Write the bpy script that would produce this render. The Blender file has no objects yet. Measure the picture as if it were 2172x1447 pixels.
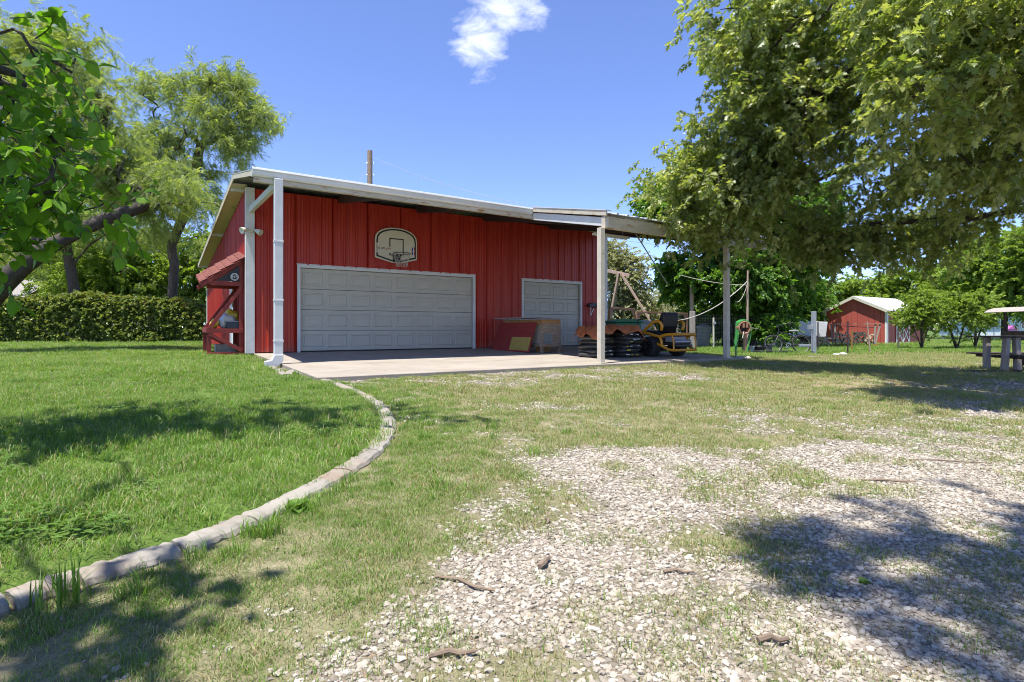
import bpy, math, random
import numpy as np
from mathutils import Vector, Matrix

R = math.radians
rng = np.random.default_rng(7)
random.seed(7)
sc = bpy.context.scene
C = sc.collection

# ------------------------------------------------------------------ camera
FPX, CX, HY = 1170.0, 1086.0, 698.0          # focal length, principal column and horizon row of the photograph (pixels)
CAMZ = 0.58                                  # eye height above the garage slab (the yard lies lower)
cd = bpy.data.cameras.new('camera'); cam = bpy.data.objects.new('camera', cd); C.objects.link(cam)
cd.sensor_width = 36; cd.lens = 36 * FPX / 2172
cd.shift_y = -(723.5 - HY) / 2172
cd.clip_start = 0.05; cd.clip_end = 2000
cam.location = (0, 0, CAMZ); cam.rotation_euler = (R(90), 0, 0)
sc.camera = cam

# ------------------------------------------------------------------ sky, sun, exposure
SUNV = Vector((0.62, 0.694, -3.4))           # the way the sunlight travels
w = bpy.data.worlds.new('World'); sc.world = w; w.use_nodes = True
nt = w.node_tree; nt.nodes.clear()
out = nt.nodes.new('ShaderNodeOutputWorld'); bg = nt.nodes.new('ShaderNodeBackground')
sky = nt.nodes.new('ShaderNodeTexSky'); sky.sky_type = 'NISHITA'; sky.sun_disc = False
sky.sun_elevation = math.asin(-SUNV.normalized().z); sky.sun_rotation = math.atan2(-SUNV.x, -SUNV.y)
sky.altitude = 2500; sky.air_density = 1.0; sky.dust_density = 0.0; sky.ozone_density = 6.0
bg.inputs['Strength'].default_value = 0.15
# one small ragged cloud high in the sky, fixed to its direction
tc = nt.nodes.new('ShaderNodeTexCoord'); sx = nt.nodes.new('ShaderNodeSeparateXYZ')
nt.links.new(tc.outputs['Generated'], sx.inputs[0])
def wm(op, a, b=None, c=None):
    n = nt.nodes.new('ShaderNodeMath'); n.operation = op
    for i, v in enumerate((a, b, c)):
        if v is None: continue
        if isinstance(v, (int, float)): n.inputs[i].default_value = v
        else: nt.links.new(v, n.inputs[i])
    return n.outputs[0]
ymax = wm('MAXIMUM', sx.outputs['Y'], 0.05)
cu = wm('DIVIDE', sx.outputs['X'], ymax); cv = wm('DIVIDE', sx.outputs['Z'], ymax)
comb = nt.nodes.new('ShaderNodeCombineXYZ'); nt.links.new(cu, comb.inputs[0]); nt.links.new(cv, comb.inputs[1])
def wnoise(scale, detail, rough, dist, off):
    n = nt.nodes.new('ShaderNodeTexNoise'); n.inputs['Scale'].default_value = scale; n.inputs['Detail'].default_value = detail
    n.inputs['Roughness'].default_value = rough; n.inputs['Distortion'].default_value = dist
    m = nt.nodes.new('ShaderNodeMapping'); m.inputs['Location'].default_value = (off, off * .7, off * .3)
    m.inputs['Rotation'].default_value = (0, 0, R(38)); m.inputs['Scale'].default_value = (1, 1.7, 1)
    nt.links.new(comb.outputs[0], m.inputs[0]); nt.links.new(m.outputs[0], n.inputs['Vector']); return n.outputs['Fac']
def blob(u0, v0, ru, rv):
    a = wm('DIVIDE', wm('SUBTRACT', cu, u0), ru); b = wm('DIVIDE', wm('SUBTRACT', cv, v0), rv)
    return wm('SUBTRACT', 1.0, wm('POWER', wm('ADD', wm('MULTIPLY', a, a), wm('MULTIPLY', b, b)), 0.6))
shape = wm('MAXIMUM', blob(-0.055, 0.520, 0.062, 0.075), blob(-0.010, 0.585, 0.080, 0.072))
n1 = wnoise(17, 10, .60, .35, 3.1)
dens = wm('ADD', wm('MULTIPLY', shape, 0.95), wm('MULTIPLY', wm('SUBTRACT', n1, 0.5), 2.3))
dens = wm('MULTIPLY', wm('MINIMUM', wm('MAXIMUM', wm('SUBTRACT', dens, 0.10), 0.0), 1.0), wm('MINIMUM', wm('MAXIMUM', wm('MULTIPLY', wm('ADD', shape, .25), 3.0), 0.0), 1.0))
dens = wm('MULTIPLY', wm('POWER', dens, 1.15), 0.92)
mx = nt.nodes.new('ShaderNodeMix'); mx.data_type = 'RGBA'
tint = nt.nodes.new('ShaderNodeMix'); tint.data_type = 'RGBA'; tint.blend_type = 'MULTIPLY'; tint.inputs['Factor'].default_value = 1.0
nt.links.new(sky.outputs[0], tint.inputs[6]); tint.inputs[7].default_value = (.92, .82, .93, 1)
nt.links.new(dens, mx.inputs['Factor']); nt.links.new(tint.outputs[2], mx.inputs[6]); mx.inputs[7].default_value = (4.3, 4.5, 4.9, 1)
nt.links.new(mx.outputs[2], bg.inputs['Color']); nt.links.new(bg.outputs[0], out.inputs[0])

sl = bpy.data.lights.new('sun', 'SUN'); sun = bpy.data.objects.new('sun', sl); C.objects.link(sun)
sl.energy = 4.6; sl.angle = R(0.55); sl.color = (1.0, 0.955, 0.88)
sun.rotation_euler = SUNV.to_track_quat('-Z', 'Y').to_euler(); sun.location = (-20, -20, 60)
sc.view_settings.view_transform = 'Standard'; sc.view_settings.look = 'None'
sc.view_settings.exposure = 1.1; sc.view_settings.gamma = 1.0; sc.view_settings.use_curve_mapping = False
sc.cycles.use_denoising = True; sc.cycles.filter_width = 1.0
sc.cycles.max_bounces = 8; sc.cycles.transparent_max_bounces = 8
sc.cycles.sample_clamp_indirect = 6

# ------------------------------------------------------------------ helpers: tagging, meshes
def tag(o, label=None, cat=None, group=None, kind=None):
    if label: o['label'] = label
    if cat: o['category'] = cat
    if group: o['group'] = group
    if kind: o['kind'] = kind
    return o
def thing(name, label, cat, loc=(0, 0, 0), rz=0.0, group=None):
    o = bpy.data.objects.new(name, None); C.objects.link(o); o.empty_display_size = 0.2
    o.location = loc; o.rotation_euler = (0, 0, rz)
    return tag(o, label, cat, group)

class MB:
    def __init__(s): s.v = []; s.f = []
    def add(s, vs, fs):
        o = len(s.v); s.v += [tuple(map(float, p)) for p in vs]; s.f += [tuple(i + o for i in f) for f in fs]; return s
    def box(s, c, d, rot=None):
        hx, hy, hz = d[0] / 2, d[1] / 2, d[2] / 2
        P = [Vector((x, y, z)) for x in (-hx, hx) for y in (-hy, hy) for z in (-hz, hz)]
        if rot is not None:
            from mathutils import Euler
            M = Euler(rot).to_matrix(); P = [M @ p for p in P]
        c = Vector(c)
        return s.add([p + c for p in P], [(0, 1, 3, 2), (4, 6, 7, 5), (0, 4, 5, 1), (2, 3, 7, 6), (0, 2, 6, 4), (1, 5, 7, 3)])
    def b2(s, lo, hi):
        return s.box([(a + b) / 2 for a, b in zip(lo, hi)], [abs(b - a) for a, b in zip(lo, hi)])
    def beam(s, a, b, wd, ht, up=(0, 0, 1)):
        a, b = Vector(a), Vector(b); d = (b - a).normalized(); up = Vector(up)
        if abs(d.dot(up)) > .98: up = Vector((0, 1, 0))
        sd = d.cross(up).normalized() * wd / 2; u = sd.cross(d).normalized() * ht / 2
        P = [a - sd - u, a + sd - u, a + sd + u, a - sd + u, b - sd - u, b + sd - u, b + sd + u, b - sd + u]
        return s.add(P, [(3, 2, 1, 0), (4, 5, 6, 7), (0, 1, 5, 4), (1, 2, 6, 5), (2, 3, 7, 6), (3, 0, 4, 7)])
    def tube(s, pts, r, n=8, closed=False, cap=True):
        P = [Vector(p) for p in pts]; m = len(P); rs = r if isinstance(r, (list, tuple)) else [r] * m
        vs, fs = [], []; prev = None
        for i in range(m):
            if closed: t = (P[(i + 1) % m] - P[i - 1])
            else: t = P[min(i + 1, m - 1)] - P[max(i - 1, 0)]
            t = t.normalized() if t.length > 1e-9 else Vector((0, 0, 1))
            if prev is None:
                a = Vector((0, 0, 1)) if abs(t.z) < .9 else Vector((1, 0, 0)); prev = a.cross(t).normalized()
            nrm = (prev - t * prev.dot(t));
            if nrm.length < 1e-6: nrm = t.orthogonal()
            nrm.normalize(); prev = nrm; bn = t.cross(nrm)
            for k in range(n):
                a = 2 * math.pi * k / n; vs.append(P[i] + (nrm * math.cos(a) + bn * math.sin(a)) * rs[i])
        for i in range(m if closed else m - 1):
            j = (i + 1) % m
            for k in range(n):
                q = (k + 1) % n; fs.append((i * n + k, i * n + q, j * n + q, j * n + k))
        if cap and not closed: fs += [tuple(range(n - 1, -1, -1)), tuple((m - 1) * n + k for k in range(n))]
        return s.add(vs, fs)
    def lathe(s, prof, n=20, M=None):
        vs, fs = [], []; m = len(prof)
        for i in range(n):
            a = 2 * math.pi * i / n
            for r, z in prof:
                p = Vector((r * math.cos(a), r * math.sin(a), z)); vs.append(M @ p if M else p)
        for i in range(n):
            j = (i + 1) % n
            for k in range(m - 1): fs.append((i * m + k, j * m + k, j * m + k + 1, i * m + k + 1))
        return s.add(vs, fs)
    def prism(s, poly, fn0, fn1):
        n = len(poly); vs = [fn0(*p) for p in poly] + [fn1(*p) for p in poly]
        fs = [tuple(range(n - 1, -1, -1)), tuple(range(n, 2 * n))] + [(i, (i + 1) % n, n + (i + 1) % n, n + i) for i in range(n)]
        return s.add(vs, fs)
    def mesh(s, name, smooth=False):
        me = bpy.data.meshes.new(name); me.from_pydata(s.v, [], s.f)
        if smooth: me.polygons.foreach_set('use_smooth', [True] * len(me.polygons))
        me.update(); return me
    def build(s, name, m, parent=None, smooth=False, bevel=0, seg=2, fix=True):
        import bmesh
        me = s.mesh(name, smooth)
        if fix:
            bm = bmesh.new(); bm.from_mesh(me); bmesh.ops.recalc_face_normals(bm, faces=bm.faces); bm.to_mesh(me); bm.free()
        me.materials.append(m)
        o = bpy.data.objects.new(name, me); C.objects.link(o)
        if parent is not None: o.parent = parent
        if bevel:
            b = o.modifiers.new('bevel', 'BEVEL'); b.width = bevel; b.segments = seg; b.limit_method = 'ANGLE'; b.angle_limit = R(40)
        if smooth and bevel == 0: me.set_sharp_from_angle(angle=R(50))
        return o
def rotm(ax, ang): return Matrix.Rotation(ang, 4, ax)
def share(name, me, parent, loc=(0, 0, 0), rot=(0, 0, 0), scl=(1, 1, 1)):
    o = bpy.data.objects.new(name, me); C.objects.link(o); o.parent = parent
    o.location = loc; o.rotation_euler = rot; o.scale = scl; return o
def copy_tree(o, parent=None):
    c = o.copy(); C.objects.link(c); c.parent = parent
    for ch in list(o.children): copy_tree(ch, c)
    return c
def npmesh(name, V, F, m, smooth=False):
    """mesh from numpy arrays; F is (n,3) or (n,4)"""
    me = bpy.data.meshes.new(name); k = F.shape[1]
    me.vertices.add(len(V)); me.vertices.foreach_set('co', V.astype(np.float32).ravel())
    me.loops.add(F.size); me.loops.foreach_set('vertex_index', F.astype(np.int32).ravel())
    me.polygons.add(len(F)); me.polygons.foreach_set('loop_start', np.arange(0, F.size, k, dtype=np.int32))
    if smooth: me.polygons.foreach_set('use_smooth', np.ones(len(F), bool))
    me.update(); me.validate(); 
    if m: me.materials.append(m)
    return me

# ------------------------------------------------------------------ materials
def newmat(name):
    m = bpy.data.materials.new(name); m.use_nodes = True; t = m.node_tree
    return m, t, t.nodes['Principled BSDF'], t.nodes['Material Output']
def lk(t, a, b): t.links.new(a, b)
def noise(t, scale, detail=4, rough=.6, vec=None, coord='Object', stretch=None, dist=0):
    n = t.nodes.new('ShaderNodeTexNoise'); n.inputs['Scale'].default_value = scale; n.inputs['Detail'].default_value = detail
    n.inputs['Roughness'].default_value = rough; n.inputs['Distortion'].default_value = dist
    c = t.nodes.new('ShaderNodeTexCoord'); v = c.outputs[coord]
    if stretch:
        mp = t.nodes.new('ShaderNodeMapping'); mp.inputs['Scale'].default_value = stretch; lk(t, v, mp.inputs[0]); v = mp.outputs[0]
    lk(t, v, n.inputs['Vector']); return n.outputs['Fac']
def ramp(t, fac, stops):
    r = t.nodes.new('ShaderNodeValToRGB'); lk(t, fac, r.inputs[0]); e = r.color_ramp.elements
    while len(e) < len(stops): e.new(0.5)
    for i, (p, c) in enumerate(stops):
        e[i].position = p; e[i].color = tuple(c) + (1,) if len(c) == 3 else c
    return r.outputs[0]
def mixc(t, fac, a, b, mode='MIX'):
    n = t.nodes.new('ShaderNodeMix'); n.data_type = 'RGBA'; n.blend_type = mode
    for sck, v in ((n.inputs['Factor'], fac), (n.inputs[6], a), (n.inputs[7], b)):
        if isinstance(v, (int, float)): sck.default_value = v
        elif isinstance(v, (tuple, list)): sck.default_value = tuple(v) + (1,) if len(v) == 3 else v
        else: lk(t, v, sck)
    return n.outputs[2]
def mth(t, op, a, b=0.0):
    n = t.nodes.new('ShaderNodeMath'); n.operation = op
    for i, v in enumerate((a, b)):
        if isinstance(v, (int, float)): n.inputs[i].default_value = v
        else: lk(t, v, n.inputs[i])
    return n.outputs[0]
def bump(t, bs, h, st=.3, d=.01):
    b = t.nodes.new('ShaderNodeBump'); b.inputs['Strength'].default_value = st; b.inputs['Distance'].default_value = d
    lk(t, h, b.inputs['Height']); lk(t, b.outputs[0], bs.inputs['Normal'])
def sc3(c, k): return tuple(min(1, x * k) for x in c)
def mat(name, col, rough=.6, var=.22, scale=6, metal=0, bmp=0, spec=.5, wear=None, wearamt=.5, stretch=None):
    m, t, b, o = newmat(name)
    f = noise(t, scale, 6, .65, stretch=stretch)
    c = ramp(t, f, [(.3, sc3(col, 1 - var)), (.7, sc3(col, 1 + var * .6))])
    if wear:
        f2 = noise(t, scale * 2.3, 8, .7, stretch=stretch, dist=.4)
        k = ramp(t, f2, [(1 - wearamt - .02, (0, 0, 0)), (1 - wearamt + .06, (1, 1, 1))])
        c = mixc(t, k, c, wear)
    lk(t, c, b.inputs['Base Color']); b.inputs['Roughness'].default_value = rough; b.inputs['Metallic'].default_value = metal
    b.inputs['Specular IOR Level'].default_value = spec
    if bmp: bump(t, b, noise(t, scale * 5, 6, .7, stretch=stretch), bmp, .01)
    return m
def leafmat(name, c1, c2, rough=.45, trans=.35, tcol=None, spec=.4):
    m, t, b, o = newmat(name)
    oi = t.nodes.new('ShaderNodeObjectInfo'); g = t.nodes.new('ShaderNodeNewGeometry')
    r1 = mth(t, 'ADD', mth(t, 'MULTIPLY', oi.outputs['Random'], .5), mth(t, 'MULTIPLY', g.outputs['Random Per Island'], .5))
    c = ramp(t, r1, [(.15, c1), (.85, c2)])
    lk(t, c, b.inputs['Base Color']); b.inputs['Roughness'].default_value = rough; b.inputs['Specular IOR Level'].default_value = spec
    tr = t.nodes.new('ShaderNodeBsdfTranslucent')
    lk(t, mixc(t, 1.0, c, tcol or (1.5, 1.5, .5), 'MULTIPLY'), tr.inputs['Color'])
    ms = t.nodes.new('ShaderNodeMixShader'); ms.inputs[0].default_value = trans
    lk(t, b.outputs[0], ms.inputs[1]); lk(t, tr.outputs[0], ms.inputs[2]); lk(t, ms.outputs[0], o.inputs['Surface'])
    return m

M = {}
def red_metal():
    m, t, b, o = newmat('red_metal')
    streak = noise(t, 7, 8, .7, stretch=(1.6, 1.6, .07)); fine = noise(t, 40, 5, .7, stretch=(2, 2, .05)); big = noise(t, .7, 4, .6)
    c = ramp(t, streak, [(.28, (.24, .008, .003)), (.5, (.40, .022, .006)), (.72, (.46, .058, .018))])
    c = mixc(t, mth(t, 'MULTIPLY', ramp(t, fine, [(.60, (0, 0, 0)), (.75, (1, 1, 1))]), .35), c, (.44, .10, .06))
    c = mixc(t, mth(t, 'MULTIPLY', big, .35), c, (.30, .010, .005))
    lk(t, c, b.inputs['Base Color']); b.inputs['Roughness'].default_value = .42; b.inputs['Specular IOR Level'].default_value = .45
    tc_ = t.nodes.new('ShaderNodeTexCoord'); sp = t.nodes.new('ShaderNodeSeparateXYZ'); lk(t, tc_.outputs['Object'], sp.inputs[0])
    low = ramp(t, mth(t, 'ADD', sp.outputs['Z'], mth(t, 'MULTIPLY', noise(t, 9, 7, .75, stretch=(1, 1, .3)), 1.1)), [(.42, (1, 1, 1)), (.80, (0, 0, 0))])
    c = mixc(t, mth(t, 'MULTIPLY', low, .55), c, (.30, .115, .085)); lk(t, c, b.inputs['Base Color'])
    bump(t, b, big, .05, .02); return m
M['red'] = red_metal()
M['red_shed'] = mat('shed_red', (.42, .085, .065), .6, .15, 2, stretch=(1, 1, .15))
M['red_wood'] = mat('red_painted_wood', (.23, .028, .020), .6, .25, 5, bmp=.15, wear=(.20, .10, .08), wearamt=.30, stretch=(1, 1, .5))
M['white_metal'] = mat('white_metal', (.62, .62, .60), .45, .10, 4, wear=(.45, .36, .26), wearamt=.27)
M['cream_metal'] = mat('cream_metal', (.55, .50, .40), .5, .15, 5, wear=(.30, .13, .05), wearamt=.37)
M['rust_beam'] = mat('rusty_cream_beam', (.55, .49, .38), .55, .18, 3.5, wear=(.34, .17, .05), wearamt=.42, stretch=(.5, .5, 1.5))
M['galv'] = mat('galvanised', (.62, .64, .66), .35, .10, 3, metal=.55)
M['gutter'] = mat('gutter_metal', (.66, .67, .68), .38, .08, 3, metal=.25)
M['door'] = mat('door_paint', (.47, .445, .38), .5, .10, 1.3, wear=(.36, .325, .265), wearamt=.30)
M['door_edge'] = mat('door_seal', (.03, .03, .03), .8)
M['dark_steel'] = mat('dark_red_primer', (.055, .030, .035), .6, .3, 5)
M['concrete'] = None
M['wood'] = mat('weathered_wood', (.26, .17, .10), .75, .35, 5, bmp=.4, wear=(.38, .32, .26), wearamt=.48, stretch=(1, 1, 6))
M['wood_y'] = mat('warm_wood', (.36, .18, .055), .6, .3, 5, bmp=.3, stretch=(6, 1, 1))
M['wood_grey'] = mat('grey_wood', (.33, .29, .26), .8, .25, 5, bmp=.4, stretch=(3, 3, .4))
M['wood_tan'] = mat('tan_wood', (.42, .30, .23), .7, .2, 5, bmp=.3, stretch=(3, 3, .4))
M['rust_pipe'] = mat('rust_pipe', (.30, .145, .095), .7, .25, 9, bmp=.2, wear=(.20, .07, .035), wearamt=.4)
M['black'] = mat('black_plastic', (.018, .018, .020), .45, .2, 8)
M['rubber'] = mat('rubber', (.022, .022, .022), .8, .3, 12, bmp=.2)
M['yellow'] = mat('yellow_paint', (.62, .27, .012), .3, .08, 4, spec=.5)
M['vinyl'] = mat('black_vinyl', (.012, .012, .014), .4, .2, 9)
M['steel'] = mat('steel', (.35, .35, .36), .35, .15, 8, metal=.8)
M['white'] = mat('white_paint', (.74, .74, .72), .5, .06, 5)
M['offwhite'] = mat('offwhite_board', (.60, .57, .46), .5, .08, 4)
M['ink'] = mat('black_ink', (.012, .012, .012), .5)
M['redink'] = mat('red_ink', (.35, .03, .03), .5)
M['blueink'] = mat('blue_ink', (.03, .04, .20), .5)
M['tarp'] = mat('orange_tarp', (.34, .10, .030), .5, .25, 5, bmp=.2)
M['bag'] = mat('soil_bag_film', (.050, .048, .046), .28, .3, 6, wear=(.16, .15, .14), wearamt=.34)
M['print'] = mat('bag_print', (.55, .55, .50), .5, .2, 10)
M['green_bin'] = mat('green_bin', (.02, .16, .075), .45, .1, 4)
M['grey_bin'] = mat('grey_bin', (.30, .31, .33), .5, .1, 4)
M['pale_bin'] = mat('pale_bin', (.42, .43, .44), .5, .1, 4)
M['hose'] = mat('green_hose', (.05, .26, .05), .4, .2, 8)
M['terracotta'] = mat('reel_rust', (.36, .19, .12), .65, .2, 8)
M['wire'] = mat('fence_wire', (.30, .27, .25), .5, .2, 9, metal=.3)
M['cable'] = mat('cable_grey', (.34, .34, .34), .6)
M['rope'] = mat('pale_rope', (.50, .47, .40), .8)
M['grey_paint'] = mat('grey_paint', (.29, .32, .35), .5, .1, 4)
M['roofwhite'] = mat('white_roof', (.78, .78, .76), .4, .05, 3)
M['bark'] = mat('bark', (.085, .062, .046), .9, .4, 9, bmp=.8, wear=(.16, .135, .11), wearamt=.40, stretch=(1, 1, .35))
M['bark_dark'] = mat('bark_dark', (.050, .040, .032), .9, .45, 7, bmp=1.0, wear=(.11, .10, .075), wearamt=.42, stretch=(1, 1, .5))
M['twig'] = mat('dead_stick', (.20, .145, .10), .85, .3, 12)
M['log'] = mat('log_bark', (.16, .11, .075), .9, .4, 9, bmp=.5)
M['logend'] = mat('log_end', (.58, .45, .32), .8, .25, 16)
M['stone_grey'] = mat('pale_rock', (.42, .40, .37), .8, .2, 6, bmp=.4)
M['plastic_clear'] = mat('bag_white', (.55, .55, .53), .35, .15, 6)
M['bag_yellow'] = mat('bag_yellow', (.60, .42, .03), .4, .15, 7)
M['navy'] = mat('navy_plastic', (.02, .03, .05), .4)
M['shingle'] = mat('red_shingle', (.17, .050, .038), .85, .45, 5, bmp=.4, wear=(.24, .13, .10), wearamt=.35)
M['roof_grey'] = mat('grey_shingle_roof', (.24, .22, .20), .85, .2, 6, bmp=.3)
M['brick'] = mat('tan_brick', (.30, .20, .14), .85, .25, 12, bmp=.3)
M['pale_blue'] = mat('pale_blue_siding', (.42, .52, .60), .6, .08, 3)
M['pink'] = mat('pink_plastic', (.55, .12, .38), .5)
M['glass'] = mat('dark_glass', (.02, .025, .03), .1, .1, 3, spec=.6)
M['foam'] = mat('sheet_ply', (.42, .30, .07), .8, .2, 12, bmp=.5, wear=(.30, .05, .03), wearamt=.34)

# ------------------------------------------------------------------ frame of the garage and the lie of the land
W0 = Vector((-6.133, 13.14, 0.0)); DV = Vector((.836, .5488, 0)); NV = Vector((-.5488, .836, 0)); GA = math.atan2(.5488, .836)
def L(u, n, h=0.0): return W0 + DV * u + NV * n + Vector((0, 0, h))
def UN(x, y):
    rx, ry = x - W0.x, y - W0.y
    return rx * DV.x + ry * DV.y, rx * NV.x + ry * NV.y
def sstep(a, b, x):
    t = np.clip((x - a) / (b - a), 0, 1); return t * t * (3 - 2 * t)
def base_h(x, y):
    u, n = UN(x, y)
    zl = np.interp(n, [-25, -14, -5.9, 0, 20], [-.47, -.42, -.20, -.07, -.05])
    zr = np.interp(n, [-25, -14, -4, 30], [-.47, -.42, -.29, -.29])
    k = sstep(10.0, 14.0, u); return zl * (1 - k) + zr * k
def at(px, py, depth): return Vector(((px - CX) / FPX * depth, depth, CAMZ - (py - HY) / FPX * depth))
def ground_at(px, py):
    d = 5.0
    for _ in range(40):
        x = (px - CX) / FPX * d; h = float(base_h(x, d)); d = .5 * d + .5 * (CAMZ - h) * FPX / (py - HY)
    return Vector(((px - CX) / FPX * d, d, float(base_h((px - CX) / FPX * d, d))))
def gz(x, y): return float(gheight(np.array([x]), np.array([y]))[0])
def hash2(ix, iy, seed):
    h = (ix.astype(np.int64) * 374761393 + iy.astype(np.int64) * 668265263 + seed * 1442695041) & 0xFFFFFFFF
    h = ((h ^ (h >> 13)) * 1274126177) & 0xFFFFFFFF
    return ((h ^ (h >> 16)) & 0xFFFF) / 65535.0
def vnoise(x, y, seed=0):
    ix, iy = np.floor(x), np.floor(y); fx, fy = x - ix, y - iy; fx = fx * fx * (3 - 2 * fx); fy = fy * fy * (3 - 2 * fy)
    a, b, c, d = hash2(ix, iy, seed), hash2(ix + 1, iy, seed), hash2(ix, iy + 1, seed), hash2(ix + 1, iy + 1, seed)
    return (a * (1 - fx) + b * fx) * (1 - fy) + (c * (1 - fx) + d * fx) * fy
def fbm(x, y, oct=4, seed=0):
    s = 0; a = .5; t = 0
    for i in range(oct): s = s + a * vnoise(x * 2 ** i, y * 2 ** i, seed + i); t += a; a *= .55
    return s / t

# kerb line (ground points, from near left to the slab corner)
KP = [ground_at(*p) for p in [(-420, 1400), (-200, 1350), (0, 1292), (100, 1258), (200, 1228), (300, 1198), (400, 1164), (500, 1124), (600, 1078), (680, 1035),
      (750, 993), (798, 955), (820, 922), (822, 893), (806, 866), (770, 842), (720, 820), (664, 802), (622, 789)]]
KP.append(L(-.25, -5.0)); KP.append(L(-.22, -4.0)); KP.append(L(-.2, -3.4))
def smooth_line(P, n=8):
    o = []
    for i in range(len(P) - 1):
        p0, p1, p2, p3 = P[max(i - 1, 0)], P[i], P[i + 1], P[min(i + 2, len(P) - 1)]
        for k in range(n):
            t = k / n; o.append(.5 * ((2 * p1) + (p2 - p0) * t + (2 * p0 - 5 * p1 + 4 * p2 - p3) * t * t + (3 * p1 - p0 - 3 * p2 + p3) * t ** 3))
    o.append(P[-1]); return o
KL = smooth_line(KP, 8)
KA = np.array([(p.x, p.y) for p in KL])
LAWN = np.array([tuple(p) for p in KA] + [tuple(L(-.16, 0)[:2]), tuple(L(-.16, 10.7)[:2]), tuple(L(11.3, 10.7)[:2]), (60, 60), (60, 500), (-400, 500), (-400, -6), (-8, -6)])
def inpoly(x, y, P):
    c = np.zeros(x.shape, bool); j = len(P) - 1
    for i in range(len(P)):
        xi, yi = P[i]; xj, yj = P[j]
        k = ((yi > y) != (yj > y)) & (x < (xj - xi) * (y - yi) / (yj - yi + 1e-12) + xi); c ^= k; j = i
    return c
def kdist(x, y):
    d = np.full(x.shape, 1e9)
    for a, b in zip(KA[:-1], KA[1:]):
        ab = b - a; t = np.clip(((x - a[0]) * ab[0] + (y - a[1]) * ab[1]) / (ab @ ab), 0, 1)
        d = np.minimum(d, np.hypot(x - a[0] - t * ab[0], y - a[1] - t * ab[1]))
    return d
def lawnmask(x, y): return inpoly(x, y, LAWN)
def gheight(x, y):
    h = base_h(x, y) + (fbm(x * .8, y * .8, 3, 5) - .5) * .05
    u, n = UN(x, y)
    ins = lawnmask(x, y); near = sstep(0, .16, kdist(x, y)) * np.where(ins, 1, 0)
    h = h + near * .05 * (1 - sstep(-5, -1, n)) 
    slab = (u > -.3) & (u < 11.4) & (n > -6.15) & (n < 11.2)
    return np.where(slab, np.minimum(h, -.055 + np.minimum(n, 0) * .0225), h)
# gravel cover sampled where it shows in the photograph: (pixel x, pixel y, bare gravel 0..1)
GS = [(760, 1400, .55), (900, 1320, .85), (1000, 1220, .85), (1100, 1150, .75), (1250, 1300, .8), (1500, 1250, .8), (1700, 1300, 1), (1900, 1300, 1), (2120, 1350, 1),
      (1400, 1400, .75), (1150, 1400, .65), (1750, 1150, .85), (2050, 1200, 1), (2150, 1050, 1), (1950, 1000, .85), (1750, 960, .75), (2050, 930, .55), (1850, 920, .5), (2140, 900, .5),
      (1050, 1080, .6), (1000, 1000, .25), (900, 1000, .02), (1150, 1000, .6), (1300, 1000, .62), (1100, 940, .45), (1300, 930, .42), (1420, 970, .55), (1500, 1000, .35), (1600, 1000, .3),
      (1450, 1080, .5), (1300, 1100, .6), (1550, 1130, .45), (1500, 880, .15), (1200, 870, .25), (1000, 860, .3), (900, 830, .5), (850, 800, .5), (960, 805, .6), (1150, 795, .5), (1350, 785, .6),
      (1500, 780, .4), (1650, 850, .1), (1800, 860, .12), (1400, 840, .15), (1200, 830, .25), (700, 1300, .12), (500, 1350, .05), (600, 1200, .02), (800, 1150, .03), (850, 1080, 0), (880, 950, 0),
      (300, 1400, .0), (650, 1430, .3), (950, 1120, .35), (1900, 830, .4), (2050, 850, .55), (2150, 830, .45), (1800, 820, .25), (1650, 790, .1), (1750, 900, .3), (1650, 930, .3), (1600, 1250, .85)]
GP = np.array([(lambda p: (p.x / p.y, math.log(p.y)))(ground_at(a, b)) for a, b, c in GS]); GV = np.array([c for a, b, c in GS])
def gravel(x, y):
    yy = np.maximum(y, .6); q = np.stack([np.clip(x / yy, -1.3, 1.3), np.log(yy)], -1)
    wsum = 0; vs = 0
    for (a, b), v in zip(GP, GV):
        d2 = (q[..., 0] - a) ** 2 + (q[..., 1] - b) ** 2; k = 1 / (d2 + 2e-4) ** 1.6; wsum = wsum + k; vs = vs + k * v
    g = vs / wsum
    g = g + (fbm(x * 1.3 + 7, y * 1.3, 4, 21) - .5) * 1.5 + (fbm(x * 4 + 3, y * 4, 3, 25) - .5) * .5
    g = np.clip((g - .31) * 1.6, 0, 1)
    u, n = UN(x, y)
    g = g * (1 - sstep(17, 22, y)) * (1 - sstep(-3.5, -2.0, n) * (u > 10))
    return np.where(lawnmask(x, y), 0, g)

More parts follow.
